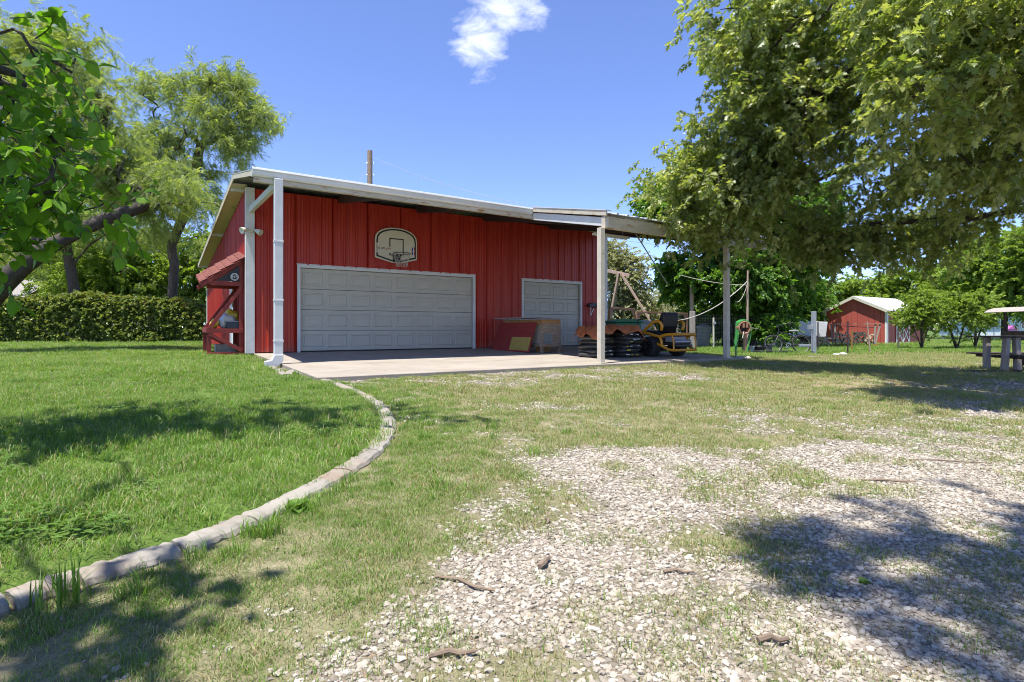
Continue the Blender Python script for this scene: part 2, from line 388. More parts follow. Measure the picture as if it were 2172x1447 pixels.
# ------------------------------------------------------------------ the ground sheet
def axis(c, k, ext, n):
    a = math.asinh(ext / k); return c + k * np.sinh(np.linspace(-a, a, n))
gx = axis(-.5, 1.8, 420, 420); gy = axis(3.5, 2.0, 600, 480); gy = gy[gy > -60]
XX, YY = np.meshgrid(gx, gy); ZZ = gheight(XX, YY); ny, nx = XX.shape
V = np.stack([XX, YY, ZZ], -1).reshape(-1, 3)
idx = np.arange(ny * nx).reshape(ny, nx); F = np.stack([idx[:-1, :-1], idx[:-1, 1:], idx[1:, 1:], idx[1:, :-1]], -1).reshape(-1, 4)
def ground_mat():
    m, t, b, o = newmat('ground_soil')
    def attr(nm):
        a = t.nodes.new('ShaderNodeAttribute'); a.attribute_name = nm; return a.outputs['Fac']
    tc_ = t.nodes.new('ShaderNodeTexCoord')
    vo = t.nodes.new('ShaderNodeTexVoronoi'); vo.inputs['Scale'].default_value = 42; lk(t, tc_.outputs['Object'], vo.inputs['Vector'])
    vd = t.nodes.new('ShaderNodeTexVoronoi'); vd.feature = 'DISTANCE_TO_EDGE'; vd.inputs['Scale'].default_value = 42; lk(t, tc_.outputs['Object'], vd.inputs['Vector'])
    stone = ramp(t, vo.outputs['Color'], [(.1, (.18, .16, .13)), (.6, (.30, .275, .235)), (.95, (.37, .345, .30))])
    dirt = ramp(t, noise(t, 9, 7, .7), [(.3, (.17, .125, .08)), (.7, (.30, .235, .16))])
    gap = ramp(t, vd.outputs['Distance'], [(.02, (0, 0, 0)), (.11, (1, 1, 1))])
    gr = mixc(t, gap, dirt, stone)
    lawn = ramp(t, mth(t, 'ADD', mth(t, 'MULTIPLY', noise(t, 5, 8, .75), .5), mth(t, 'MULTIPLY', noise(t, 75, 4, .8), .5)), [(.33, (.020, .035, .008)), (.48, (.070, .120, .022)), (.58, (.12, .17, .040)), (.70, (.24, .22, .10))])
    dry = ramp(t, mth(t, 'ADD', mth(t, 'MULTIPLY', noise(t, 7, 8, .75), .5), mth(t, 'MULTIPLY', noise(t, 80, 4, .8), .5)), [(.34, (.07, .065, .035)), (.5, (.19, .175, .10)), (.66, (.33, .28, .19))])
    gn = mth(t, 'ADD', attr('gravel'), mth(t, 'MULTIPLY', mth(t, 'SUBTRACT', noise(t, 14, 6, .7), .5), .9))
    gk = ramp(t, gn, [(.30, (0, 0, 0)), (.55, (1, 1, 1))])
    c = mixc(t, attr('lawn'), dry, lawn); c = mixc(t, gk, c, gr)
    c = mixc(t, mth(t, 'MULTIPLY', attr('dirt'), ramp(t, noise(t, 3, 7, .7), [(.35, (0, 0, 0)), (.6, (1, 1, 1))])), c, (.30, .22, .14))
    lk(t, c, b.inputs['Base Color']); b.inputs['Roughness'].default_value = .95; b.inputs['Specular IOR Level'].default_value = .1
    hgt = mth(t, 'ADD', mth(t, 'MULTIPLY', mth(t, 'MULTIPLY', gap, gk), .8), noise(t, 30, 6, .7)); bump(t, b, hgt, .7, .02)
    return m
def meshz(x, y):
    i = np.clip(np.searchsorted(gx, x) - 1, 0, nx - 2); j = np.clip(np.searchsorted(gy, y) - 1, 0, ny - 2)
    fx = np.clip((x - gx[i]) / (gx[i + 1] - gx[i]), 0, 1); fy = np.clip((y - gy[j]) / (gy[j + 1] - gy[j]), 0, 1)
    return (ZZ[j, i] * (1 - fx) + ZZ[j, i + 1] * fx) * (1 - fy) + (ZZ[j + 1, i] * (1 - fx) + ZZ[j + 1, i + 1] * fx) * fy
gme = npmesh('ground', V, F, ground_mat(), True)
gro = bpy.data.objects.new('ground', gme); C.objects.link(gro); tag(gro, kind='structure')
uu_, nn_ = UN(V[:, 0], V[:, 1])
lm_ = lawnmask(V[:, 0], V[:, 1]).astype(float)
lm_ = np.maximum(lm_, np.maximum(sstep(9, 13, uu_) * sstep(-5.5, -2.5, nn_), sstep(22, 30, V[:, 1])))
dirt_ = np.exp(-((V[:, 0] - 8.2) ** 2 / 4 + (V[:, 1] - 14.2) ** 2 / .6)) + .9 * np.exp(-((V[:, 0] - 6.8) ** 2 / 7 + (V[:, 1] - 8.7) ** 2 / 2.2))
for nm, val in (('gravel', gravel(V[:, 0], V[:, 1])), ('lawn', lm_), ('dirt', np.clip(dirt_, 0, 1))):
    a = gme.attributes.new(nm, 'FLOAT', 'POINT'); a.data.foreach_set('value', val.astype(np.float32))

# ------------------------------------------------------------------ kerb, slab
def concrete(name, a, b_, st):
    m, t, b, o = newmat(name)
    f = noise(t, 1.2, 8, .7, dist=.5); f2 = noise(t, 22, 6, .7); f3 = noise(t, .5, 5, .7, stretch=(1, 4, 1))
    c = ramp(t, f, [(.3, a), (.7, b_)]); c = mixc(t, mth(t, 'MULTIPLY', f2, .35), c, sc3(a, .6))
    c = mixc(t, mth(t, 'MULTIPLY', ramp(t, f3, [(.52, (0, 0, 0)), (.68, (1, 1, 1))]), .55), c, st)
    lk(t, c, b.inputs['Base Color']); b.inputs['Roughness'].default_value = .85; b.inputs['Specular IOR Level'].default_value = .25
    bump(t, b, mth(t, 'ADD', f2, mth(t, 'MULTIPLY', noise(t, 90, 4, .7), .6)), .35, .01); return m
M['concrete'] = concrete('concrete', (.27, .235, .195), (.38, .34, .285), (.18, .15, .12))
M['kerb'] = concrete('kerb_concrete', (.22, .20, .17), (.36, .33, .285), (.24, .15, .09))
slab = bpy.data.objects.new('concrete_slab', None); C.objects.link(slab); slab.location = W0; slab.rotation_euler = (0, 0, GA); tag(slab, kind='structure')
def slabpiece(u0, u1, n0, n1):
    m = MB(); z = lambda n: min(n, 0) * .0225
    ns = list(np.linspace(n0, n1, 7)); P = []
    m.prism([(n, z(n)) for n in ns] + [(n1, z(n1) - .3), (n0, z(n0) - .3)], lambda n, h: (u0, n, h), lambda n, h: (u1, n, h))
    return m.build('slab_panel', M['concrete'], slab, bevel=.012)
slabpiece(-.02, 5.30, -5.98, .0); slabpiece(5.312, 10.35, -5.98, .0); slabpiece(-.02, 11.2, .012, 10.6)

kerb = bpy.data.objects.new('kerb', None); C.objects.link(kerb); tag(kerb, kind='structure')
def kerb_seg(i0, i1, w0=.21):
    m = MB(); pts = KL[i0:i1 + 1]; n = len(pts); sec = None; vs = []; fs = []
    prof = [(-.5, -.12), (-.5, .026), (-.43, .040), (-.2, .043), (0, .043), (.22, .040), (.42, .030), (.5, .010), (.5, -.12)]
    k = len(prof)
    for i, p in enumerate(pts):
        t = (pts[min(i + 1, n - 1)] - pts[max(i - 1, 0)]); t.z = 0; t.normalize()
        if i == 0: p = p + t * .008
        if i == n - 1: p = p - t * .008
        s = Vector((t.y, -t.x, 0)); z0 = float(base_h(p.x, p.y)) + (random.random() - .5) * .008
        for a, h in prof: vs.append(p + s * (a * w0 * (1 + .10 * math.sin(i * 1.7 + a)) + random.uniform(-.004, .004)) - Vector((0, 0, p.z)) + Vector((0, 0, z0 + h + (random.random() - .5) * .007)))
    for i in range(n - 1):
        for j in range(k): q = (j + 1) % k; fs.append((i * k + j, i * k + q, (i + 1) * k + q, (i + 1) * k + j))
    fs += [tuple(range(k)), tuple((n - 1) * k + j for j in range(k - 1, -1, -1))]
    m.add(vs, fs); m.build('kerb_segment', M['kerb'], kerb, bevel=.004)
ks = [0, 17, 29, 46, 58, 77, 86, 99, 117, 124, 139, 152, 160, len(KL) - 1]
for a, b in zip(ks[:-1], ks[1:]): kerb_seg(a, min(b, len(KL) - 1), .135)

# ------------------------------------------------------------------ the red garage
gar = thing('metal_garage', 'large red ribbed metal garage with white doors and a porch roof', 'garage', W0, GA)
ROOF_E, RIDGE_N, RIDGE_H = -3.3, -.3, 4.12                      # gutter line, ridge line
def roof_h(n): return RIDGE_H + (n - RIDGE_N) * .205 if n < RIDGE_N else RIDGE_H - (n - RIDGE_N) * .09
def ribprof(a, b):
    P = []; k0 = math.floor(a / .3048) - 1
    for k in range(k0, k0 + int((b - a) / .3048) + 4):
        c = k * .3048
        for du, h in ((-.040, 0), (-.018, .036), (.018, .036), (.040, 0), (.100, 0), (.110, .007), (.125, .007), (.135, 0), (.170, 0), (.180, .007), (.195, .007), (.205, 0)):
            P.append((c + du, h))
    P = [p for p in P if a < p[0] < b]
    return [(a, 0)] + P + [(b, 0)]
def sheet(name, a, b, zb, zt, fn, m, parent):
    """ribbed sheet between stations a..b; zb, zt give bottom and top; fn(s, out, h) -> local point"""
    pr = ribprof(a, b); mb = MB(); vs = []; fs = []; n = len(pr)
    for s, o in pr: vs += [fn(s, o, zb(s)), fn(s, o, zt(s))]
    for s, o in pr: vs += [fn(s, -.012, zb(s)), fn(s, -.012, zt(s))]
    for i in range(n - 1):
        fs.append((2 * i, 2 * i + 2, 2 * i + 3, 2 * i + 1)); j = 2 * n + 2 * i; fs.append((j, j + 1, j + 3, j + 2))
        fs.append((2 * i, j, j + 2, 2 * i + 2)); fs.append((2 * i + 1, 2 * i + 3, j + 3, j + 1))
    fs += [(0, 1, 2 * n + 1, 2 * n), (2 * n - 2, 4 * n - 2, 4 * n - 1, 2 * n - 1)]
    mb.add(vs, fs); return mb.build(name, m, parent, fix=True)
D1, D2 = (.963, 6.01, 2.18), (7.69, 10.15, 2.16)
cuts = sorted(set([0, 11.16] + [round(.9144 * k, 4) for k in range(1, 13)] + [D1[0], D1[1], D2[0], D2[1]]))
cuts = [c for c in cuts if c <= 11.16]
for a, b in zip(cuts[:-1], cuts[1:]):
    if b - a < .02: continue
    mid = (a + b) / 2; zb = .02
    for d in (D1, D2):
        if d[0] <= mid <= d[1]: zb = d[2]
    sheet('wall_panel', a, b - .002, lambda s: zb, lambda s: 3.92, lambda s, o, h: (s, -o, h), M['red'], gar)
lc = [0.0] + [round(.9144 * k, 4) for k in range(1, 12)] + [10.6]
WD = (2.1, 3.05, 2.12)
lc = sorted(set(lc + [WD[0], WD[1]]))
for a, b in zip(lc[:-1], lc[1:]):
    zb = WD[2] if WD[0] <= (a + b) / 2 <= WD[1] else .02
    sheet('wall_panel', a, b - .002, lambda s: zb, lambda s: roof_h(s) - .16, lambda s, o, h: (-.155 - o, s, h), M['red'], gar)
# back, right walls (plain ribbed)
for k in range(12): sheet('wall_panel', k * .9144, (k + 1) * .9144 - .002, lambda s: .02, lambda s: roof_h(s) - .16, lambda s, o, h: (11.22 + o, s, h), M['red'], gar) if (k + 1) * .9144 < 10.7 else None
sheet('wall_panel', -.1, 11.2, lambda s: .02, lambda s: 2.98, lambda s, o, h: (s, 10.64 + o, h), M['red'], gar)
# side door on the left wall
m = MB(); m.b2((-.20, WD[0] - .02, 0.0), (-.13, WD[0] + .07, WD[2] + .06)).b2((-.20, WD[1] - .07, 0.0), (-.13, WD[1] + .02, WD[2] + .06)).b2((-.20, WD[0] + .07, WD[2] - .04), (-.13, WD[1] - .07, WD[2] + .06))
sd = m.build('side_door', M['white'], gar, bevel=.004)
MB().b2((-.165, WD[0] + .07, .03), (-.12, WD[1] - .07, WD[2] - .04)).build('door_leaf', M['white'], sd)
MB().b2((-.172, WD[0] + .17, 1.2), (-.168, WD[1] - .17, 2.0)).build('pane', M['glass'], sd)
# white corner trims
m = MB(); m.b2((-.175, -.045, .0), (-.002, .0, 3.93)).b2((-.195, -.045, 0), (-.1752, .13, 3.93)); m.build('corner_trim', M['white_metal'], gar, bevel=.004)
m = MB(); m.b2((11.17, -.05, .0), (11.30, .0, 3.9)).b2((11.262, .002, 0), (11.30, .13, 3.9)); m.build('corner_trim', M['white_metal'], gar, bevel=.004)
m = MB(); m.b2((-.20, 10.55, .0), (-.14, 10.72, 2.95)); m.build('corner_trim', M['white_metal'], gar, bevel=.004)
# overhead doors
def ohdoor(D, cols, lab):
    a, b, top = D; tw = .075
    m = MB(); m.b2((a, -.05, 0), (a + tw, .02, top - tw)).b2((b - tw, -.05, 0), (b, .02, top - tw)).b2((a, -.05, top - tw), (b, .02, top))
    m.b2((a - .012, -.03, top), (b + .012, .02, top + .025))
    g = m.build('garage_door', M['white_metal'], gar, bevel=.006); g['label'] = lab
    x0, x1 = a + tw + .004, b - tw - .004; hs = (top - tw - .03) / 4
    for k in range(4):
        z0 = .028 + k * hs
        MB().b2((x0, .035, z0 + .004), (x1, .075, z0 + hs - .004)).build('door_section', M['door'], g, bevel=.006)
    cw = (x1 - x0) / cols; pw, ph = cw * .80, hs * .62
    me = MB()
    def ring(sx_, sz, y): return [(-sx_, y, -sz), (sx_, y, -sz), (sx_, y, sz), (-sx_, y, sz)]
    vs = ring(pw / 2, ph / 2, 0) + ring(pw / 2 - .012, ph / 2 - .012, -.017) + ring(pw / 2 - .035, ph / 2 - .035, -.017) + ring(pw / 2 - .05, ph / 2 - .05, -.006)
    fs = [(4 * r + i, 4 * r + (i + 1) % 4, 4 * r + 4 + (i + 1) % 4, 4 * r + 4 + i) for r in range(3) for i in range(4)] + [(12, 13, 14, 15)]
    me.add(vs, fs); me = me.mesh('panel'); me.materials.append(M['door'])
    for k in range(4):
        for c in range(cols): share('panel', me, g, (x0 + (c + .5) * cw, .036, .028 + (k + .5) * hs))
    MB().b2((x0, .03, .002), (x1, .07, .026)).build('bottom_seal', M['door_edge'], g)
    MB().b2((x0 - .05, .09, 0), (x1 + .05, .12, top)).build('dark_backing', M['door_edge'], g)
ohdoor(D1, 8, 'wide white panelled overhead door'); ohdoor(D2, 4, 'single white panelled overhead door')
# roof: ribbed sheets running from ridge to gutter, the right bays on to the canopy edge; back slope
CN, CU0, UEND, UL = -5.92, 5.79, 11.55, -.50
rs = [UL] + [round(UL + .9144 * k, 3) for k in range(1, 13)] + [UEND]
for a, b in zip(rs[:-1], rs[1:]):
    n0 = CN if (a + b) / 2 > CU0 else ROOF_E
    sheet('roof_sheet', a, b - .001, lambda s: n0, lambda s: RIDGE_N, lambda s, o, n: (s, n, roof_h(n) + o + .005), M['galv'], gar)
    sheet('roof_sheet', a, b - .001, lambda s: RIDGE_N + .004, lambda s: 10.75, lambda s, o, n: (s, n, roof_h(n) + o + .005), M['galv'], gar)
m = MB(); m.beam((UL, RIDGE_N - .12, RIDGE_H + .03), (UEND, RIDGE_N - .12, RIDGE_H + .03), .25, .012); m.build('ridge_cap', M['galv'], gar)
# gutter and the eave beam behind it
gp = [(-3.20, 3.385), (-3.20, 3.515), (-3.30, 3.548), (-3.345, 3.545), (-3.36, 3.50), (-3.335, 3.488), (-3.325, 3.425), (-3.30, 3.392), (-3.27, 3.385)]
m = MB(); m.prism(gp, lambda n, h: (-.52, n, h), lambda n, h: (CU0 - .02, n, h)); gu = m.build('gutter', M['gutter'], gar, bevel=.006)
m = MB(); m.b2((-.48, -3.27, 3.295), (CU0 + .1, -3.17, 3.383)); m.build('eave_beam', M['rust_beam'], gar, bevel=.006)
# downspout with elbow
m = MB(); m.b2((-.15, -3.37, .06), (.005, -3.25, 3.39)); ds = m.build('downspout', M['white_metal'], gar, bevel=.012)
for z_ in (1.1, 2.2, .34): MB().b2((-.156, -3.376, z_), (.011, -3.244, z_ + .035)).build('strap', M['white_metal'], ds, bevel=.003)
m = MB(); m.prism([(-.15, .10), (.005, .10), (.005, -.02), (-.09, -.115), (-.30, -.12), (-.31, -.02), (-.20, .0)], lambda u, h: (u, -3.385, h), lambda u, h: (u, -3.235, h)); m.build('spout_elbow', M['white_metal'], ds, bevel=.01)
# brace and rafters
m = MB(); m.beam((-.085, -.04, 3.40), (-.085, -3.17, 3.31), .09, .13); m.build('brace', M['white_metal'], gar, bevel=.006)
m = MB(); m.beam((-.085, -.0, roof_h(0) - .22), (-.085, -3.17, roof_h(-3.17) - .22), .09, .16)
for u in (2.04, 4.19, 6.35, 8.80, 11.10):
    end = CN + .12 if u > CU0 else -3.17
    m = MB(); z0, z1 = roof_h(-.02) - .04, roof_h(end) - .04
    m.prism([(-.02, z0), (end, z1), (end, z1 - .19), (-.02, z0 - .225)], lambda n, h: (u - .06, n, h), lambda n, h: (u + .06, n, h))
    m.build('rafter', M['dark_steel'], gar)
# purlin ends carrying the left soffit
for n, d in ((.35, .16), (5.0, .16), (10.3, .16)):
    m = MB(); m.b2((UL + .03, n - .05, roof_h(n) - .03 - d), (-.16, n + .05, roof_h(n) - .015)); m.build('purlin_end', M['white_metal'], gar, bevel=.004)
m = MB(); m.prism([(RIDGE_N, roof_h(RIDGE_N) - .02), (10.7, roof_h(10.7) - .02), (10.7, roof_h(10.7) - .14), (RIDGE_N, roof_h(RIDGE_N) - .14)], lambda n, h: (UL, n, h), lambda n, h: (UL + .02, n, h)); m.build('rake_trim', M['cream_metal'], gar)
m = MB(); m.prism([(ROOF_E + .1, roof_h(ROOF_E + .1) - .02), (RIDGE_N - .003, roof_h(RIDGE_N) - .02), (RIDGE_N - .003, roof_h(RIDGE_N) - .11), (ROOF_E + .1, roof_h(ROOF_E + .1) - .11)], lambda n, h: (UL, n, h), lambda n, h: (UL + .02, n, h)); m.build('rake_trim', M['cream_metal'], gar)
m = MB(); m.prism([(.0, roof_h(0) - .10), (10.68, roof_h(10.68) - .10), (10.68, roof_h(10.68) - .115), (0, roof_h(0) - .115)], lambda n, h: (UL + .021, n, h), lambda n, h: (-.16, n, h)); m.build('soffit', M['offwhite'], gar)
# purlins under the porch
for n in (-.9, -1.7, -2.5):
    m = MB(); m.b2((-.45, n - .035, roof_h(n) - .038), (11.4, n + .035, roof_h(n) - .008)); m.build('purlin', M['dark_steel'], gar)
for n in (-4.0, -4.8):
    m = MB(); m.b2((CU0 + .05, n - .035, roof_h(n) - .038), (11.4, n + .035, roof_h(n) - .008)); m.build('purlin', M['dark_steel'], gar)
# canopy: left edge beam, front beam, fascia, posts
hF = roof_h(CN)
m = MB(); m.prism([(-3.28, roof_h(-3.28) - .07), (CN + .02, hF - .085), (CN + .02, hF - .275), (-3.28, roof_h(-3.28) - .245)], lambda n, h: (CU0, n, h), lambda n, h: (CU0 + .07, n, h)); m.build('edge_beam', M['white_metal'], gar, bevel=.006)
m = MB(); m.prism([(-3.36, roof_h(-3.36) + .055), (CN - .02, hF + .045), (CN - .02, hF - .06), (-3.36, roof_h(-3.36) - .05)], lambda n, h: (CU0 - .045, n, h), lambda n, h: (CU0 - .004, n, h)); m.build('edge_fascia', M['rust_beam'], gar, bevel=.004)
m = MB(); m.prism([(-3.36, roof_h(-3.36) + .075), (CN - .03, hF + .065), (CN - .03, hF + .046), (-3.36, roof_h(-3.36) + .056)], lambda n, h: (CU0 - .055, n, h), lambda n, h: (CU0 + .1, n, h)); m.build('edge_flashing', M['gutter'], gar)
m = MB(); m.b2((CU0 - .03, CN + .022, hF - .30), (11.5, CN + .14, hF - .055)); m.build('front_beam', M['rust_beam'], gar, bevel=.008)
for u in (5.70, 9.865):
    m = MB(); m.b2((u - .06, -5.90, -.14), (u + .06, -5.78, hF - .301)); po = m.build('post', M['cream_metal'], gar, bevel=.008)
    m = MB(); m.b2((u - .09, -5.94, -.135), (u + .09, -5.75, -.118)); m.build('base_plate', M['rust_beam'], po)
# strip light under the canopy
m = MB(); m.b2((7.3, -3.9, 2.96), (8.5, -3.75, 3.02)); lf = m.build('strip_light', M['white'], gar, bevel=.01)
m = MB(); m.tube([(7.35, -3.83, 2.95), (8.45, -3.83, 2.95)], .016); m.build('tube', M['white'], lf)
for u in (7.5, 8.3): MB().tube([(u, -3.83, 3.02), (u, -3.83, roof_h(-3.83) - .01)], .006, 5).build('hanger', M['steel'], lf)

# twin security lamp on the corner
t_ = thing('security_lamp', 'twin-headed cream security lamp on the white garage corner trim', 'lamp', L(-.09, -.05, 2.93), GA)
MB().lathe([(0, 0), (.07, 0), (.07, .05), (0, .05)], 14, rotm('X', R(90))).build('base', M['offwhite'], t_, smooth=True)
for s, a in ((-1, 60), (1, -35)):
    d = Vector((s * math.sin(R(abs(a))), -.45, -.35)).normalized(); q = d.to_track_quat('Z', 'Y').to_matrix().to_4x4()
    b = Vector((s * .05, -.08, .0))
    h_ = MB().lathe([(0, 0), (.035, .0), (.05, .05), (.075, .12), (.078, .155), (.06, .15), (0, .14)], 16, Matrix.Translation(b + d * .05) @ q).build('lamp_head', M['offwhite'], t_, smooth=True)
    MB().tube([(0, -.04, 0), b, b + d * .08], .014, 6).build('arm', M['offwhite'], t_, smooth=True)

# ------------------------------------------------------------------ lettering
def text_mesh(s, size, m, name, ext=.001, align='CENTER'):
    cu_ = bpy.data.curves.new(name, 'FONT'); cu_.body = s; cu_.size = size; cu_.extrude = ext; cu_.align_x = align; cu_.align_y = 'CENTER'
    o = bpy.data.objects.new(name, cu_); C.objects.link(o); bpy.context.view_layer.update()
    me = bpy.data.meshes.new_from_object(o.evaluated_get(bpy.context.evaluated_depsgraph_get())); bpy.data.objects.remove(o)
    me.materials.clear(); me.materials.append(m); me.name = name; return me

# ------------------------------------------------------------------ basketball backboard
bb = thing('basketball_backboard', 'white arched basketball backboard with black border and netted hoop above wide door', 'backboard', L(3.52, -.06, 2.79), GA)
BWd = 1.10
def bb_out(ins):
    hw, z0, z1 = .60 - ins, -.30 + ins * .9, .18
    P = [(-.12, -.42 + ins), (.12, -.42 + ins), (hw, z0), (hw, z1 - ins * .3)]
    for k in range(1, 12):
        a = math.pi * k / 12; x = hw * math.cos(a); P.append((x, z1 - ins * .3 + (.36 - ins * .7) * math.sin(a) ** .8))
    return P + [(-hw, z1 - ins * .3), (-hw, z0)]
MB().prism(bb_out(0), lambda x, z: (x, 0, z), lambda x, z: (x, -.035, z)).build('board', M['offwhite'], bb, bevel=.008)
o_, i_ = bb_out(.035), bb_out(.075); n = len(o_); m = MB()
fs = []
for i in range(n):
    j = (i + 1) % n
    p0, p1 = o_[i], o_[j]
    if i == n - 2: continue                                    # gap in the left border where the maker's lettering stands
    fs.append((i, j, n + j, n + i))
m.add([(x, -.038, z) for x, z in o_] + [(x, -.038, z) for x, z in i_], fs)
lx = -.60 + .055
m.b2((lx - .02, -.0385, .09), (lx + .02, -.037, .17)).b2((lx - .02, -.0385, -.27), (lx + .02, -.037, -.17))
m.build('border_stripe', M['ink'], bb, fix=False)
m = MB(); q = .205
m.b2((-q, -.039, .22), (q, -.0365, .25)).b2((q - .03, -.039, -.20), (q, -.0365, .22)).b2((-q, -.039, .01), (-q + .03, -.0365, .22)).b2((-q, -.039, -.22), (q, -.0365, -.195)).b2((-q, -.039, -.195), (-q + .03, -.0365, -.15))
m.build('target_square', M['ink'], bb)
def put(me, loc, rot=(R(90), 0, 0), parent=bb, name='lettering'): return share(name, me, parent, loc, rot)
put(text_mesh('SLAM', .085, M['ink'], 'lettering'), (-.42, -.038, -.045)); put(text_mesh('JAM', .085, M['redink'], 'lettering'), (-.24, -.038, -.05))
put(text_mesh('HUFFY', .062, M['ink'], 'lettering'), (lx, -.038, -.04), (R(90), R(-90), 0))
m = MB(); m.b2((.44, -.0385, -.17), (.49, -.037, .04)); m.build('emblem_blue', M['blueink'], bb); m = MB(); m.b2((.49, -.0385, -.17), (.53, -.037, .04)); m.build('emblem_red', M['redink'], bb)
m = MB(); m.prism([(.475, -.165), (.505, -.165), (.50, -.10), (.52, -.06), (.505, -.01), (.495, .035), (.475, .02), (.485, -.03), (.465, -.07), (.48, -.11)], lambda x, z: (x, -.0395, z), lambda x, z: (x, -.041, z)); m.build('emblem_figure', M['white'], bb)
m = MB(); m.b2((-.10, -.09, -.40), (.10, -.035, -.20)).b2((-.07, -.20, -.225), (.07, -.09, -.205)); m.build('hoop_bracket', M['black'], bb, bevel=.006)
rc = Vector((0, -.42, -.20)); rr = .225
rim = MB().tube([rc + Vector((rr * math.cos(a), rr * math.sin(a), 0)) for a in np.linspace(0, 2 * math.pi, 28)[:-1]], .010, 7, closed=True).build('rim', M['dark_steel'], bb, smooth=True)
m = MB()
for k in range(12):
    for s in (-1, 1):
        a0 = 2 * math.pi * k / 12; P = []
        for j in range(5):
            t = j / 4; a = a0 + s * t * 2 * math.pi / 12 * 2; r_ = rr * (1 - .42 * t); P.append(rc + Vector((r_ * math.cos(a), r_ * math.sin(a), -.36 * t)))
        m.tube(P, .004, 4)
m.build('net', M['rope'], bb)

# ------------------------------------------------------------------ red shingled lean-to stand on the left wall
st = thing('potting_stand', 'red wooden potting stand with shingled lean-to roof against the garage side wall', 'stand', L(-.20, .30, gz(*L(-.6, .3)[:2])), GA)
SW, SDp = .80, 1.15                                              # reach out from the wall (towards -u), length along the wall
def sb(name, a, b, wd, ht, up=(0, 1, 0)): return MB().beam(a, b, wd, ht, up).build(name, M['red_wood'], st, bevel=.004)
for y in (0.0, SDp):
    sb('wall_post', (-.05, y, 0), (-.05, y, 2.28), .09, .06)
    sb('front_post', (-SW + .07, y, 0), (-SW + .07, y, .66), .09, .05)
    sb('roof_beam', (-.01, y - .035, 2.30), (-SW - .10, y - .035, 1.66), .10, .045)
    sb('tie', (-.0, y - .03, 1.72), (-SW + .10, y - .03, 1.72), .10, .045)
    sb('brace', (-.03, y - .034, 1.66), (-SW + .06, y - .034, .64), .085, .045)
    sb('counter_rail', (-.0, y - .034, .60), (-SW + .02, y - .034, .60), .10, .045)
    sb('lower_brace', (-.03, y - .032, .12), (-SW + .06, y - .032, .54), .085, .045)
sb('base_rail', (.0, -.02, .05), (-SW + .02, -.02, .05), .10, .05)
sb('end_rail', (-SW + .03, -.05, .62), (-SW + .03, SDp, .62), .04, .12, (0, 0, 1))
for k in range(6): MB().b2((-SW + .05, k * .19 + .02, .635), (-.02, k * .19 + .20, .66)).build('counter_plank', M['red_wood'], st, bevel=.003)
MB().prism([(-.09, 2.17), (-.09, 1.78), (-.60, 1.78)], lambda x, z: (x, .0, z), lambda x, z: (x, .012, z)).build('gable_panel', M['black'], st)
MB().prism([(0, 2.345), (-SW - .12, 1.695), (-SW - .12, 1.675), (0, 2.325)], lambda x, z: (x, -.09, z), lambda x, z: (x, SDp + .06, z)).build('roof_deck', M['red_wood'], st)
deck = [c for c in st.children if c.name.startswith('roof_deck')][0]
pv = Vector((0, -.09, 2.0)); deck.rotation_euler = (R(12), 0, 0); deck.location = pv - Matrix.Rotation(R(12), 3, 'X') @ pv
sl_ = math.atan2(.65, SW + .12)
for r_ in range(7):
    for k in range(7):
        wj = .165 + random.uniform(-.02, .012); off = .085 if r_ % 2 else 0
        x = -SW - .13 + r_ * .135; z = 1.70 + r_ * .135 * math.tan(sl_)
        o = MB().box((0, 0, 0), (.20, wj, .014)).build('shingle', M['shingle'], deck)
        o.location = (x + .09, -.06 + k * .18 + off * .9, z + .082); o.rotation_euler = (0, -sl_ + R(5) + random.uniform(-.03, .03), random.uniform(-.03, .03))
md = thing('round_emblem', 'round white emblem with monogram on the potting stand gable', 'emblem', st.matrix_basis @ Vector((-.20, -.052, 1.885)), GA)
MB().lathe([(0, 0), (.088, 0), (.088, .01), (0, .01)], 26, rotm('X', R(90))).build('disc', M['ink'], md)
for r1, r2 in ((.088, .078), (.070, .062)):
    MB().lathe([(r1, .0105), (r1, .014), (r2, .014), (r2, .0105)], 26, rotm('X', R(90))).build('ring', M['white'], md)
share('monogram', text_mesh('N7', .085, M['white'], 'monogram'), md, (0, -.014, 0), (R(90), 0, 0))

def softbag(name, size, m, parent=None, seed=0, amp=.03, nseg=10):
    """a stuffed bag: flattened super-ellipsoid with creases"""
    r = np.random.default_rng(seed); a, b, c = size; nu, nv = nseg * 2, nseg; vs = []; fs = []
    ph = r.uniform(0, 6.28, 8)
    for j in range(nv + 1):
        v = -math.pi / 2 + math.pi * j / nv
        for i in range(nu):
            u = 2 * math.pi * i / nu
            s = lambda x, p: math.copysign(abs(x) ** p, x)
            x = s(math.cos(v), .55) * s(math.cos(u), .38); y = s(math.cos(v), .55) * s(math.sin(u), .38); z = s(math.sin(v), .75)
            k = 1 + amp * (math.sin(5 * u + ph[0] + 3 * v) + math.sin(9 * u + ph[1] - 4 * v) * .6 + math.sin(14 * u + ph[2]) * .35)
            thin = 1 - .45 * max(abs(x), abs(y)) ** 6
            vs.append((a / 2 * x * k, b / 2 * y * k, c / 2 * z * thin * k + .02 * math.sin(4 * x + ph[3]) * math.sin(3 * y + ph[4])))
    for j in range(nv):
        for i in range(nu): q = (i + 1) % nu; fs.append((j * nu + i, j * nu + q, (j + 1) * nu + q, (j + 1) * nu + i))
    mb = MB(); mb.add(vs, fs); o = mb.build(name, m, parent, smooth=True); return o
def place(o, loc, rot=(0, 0, 0)): o.location = loc; o.rotation_euler = rot; return o
SB = lambda x, y, z: st.matrix_basis @ Vector((x, y, z))
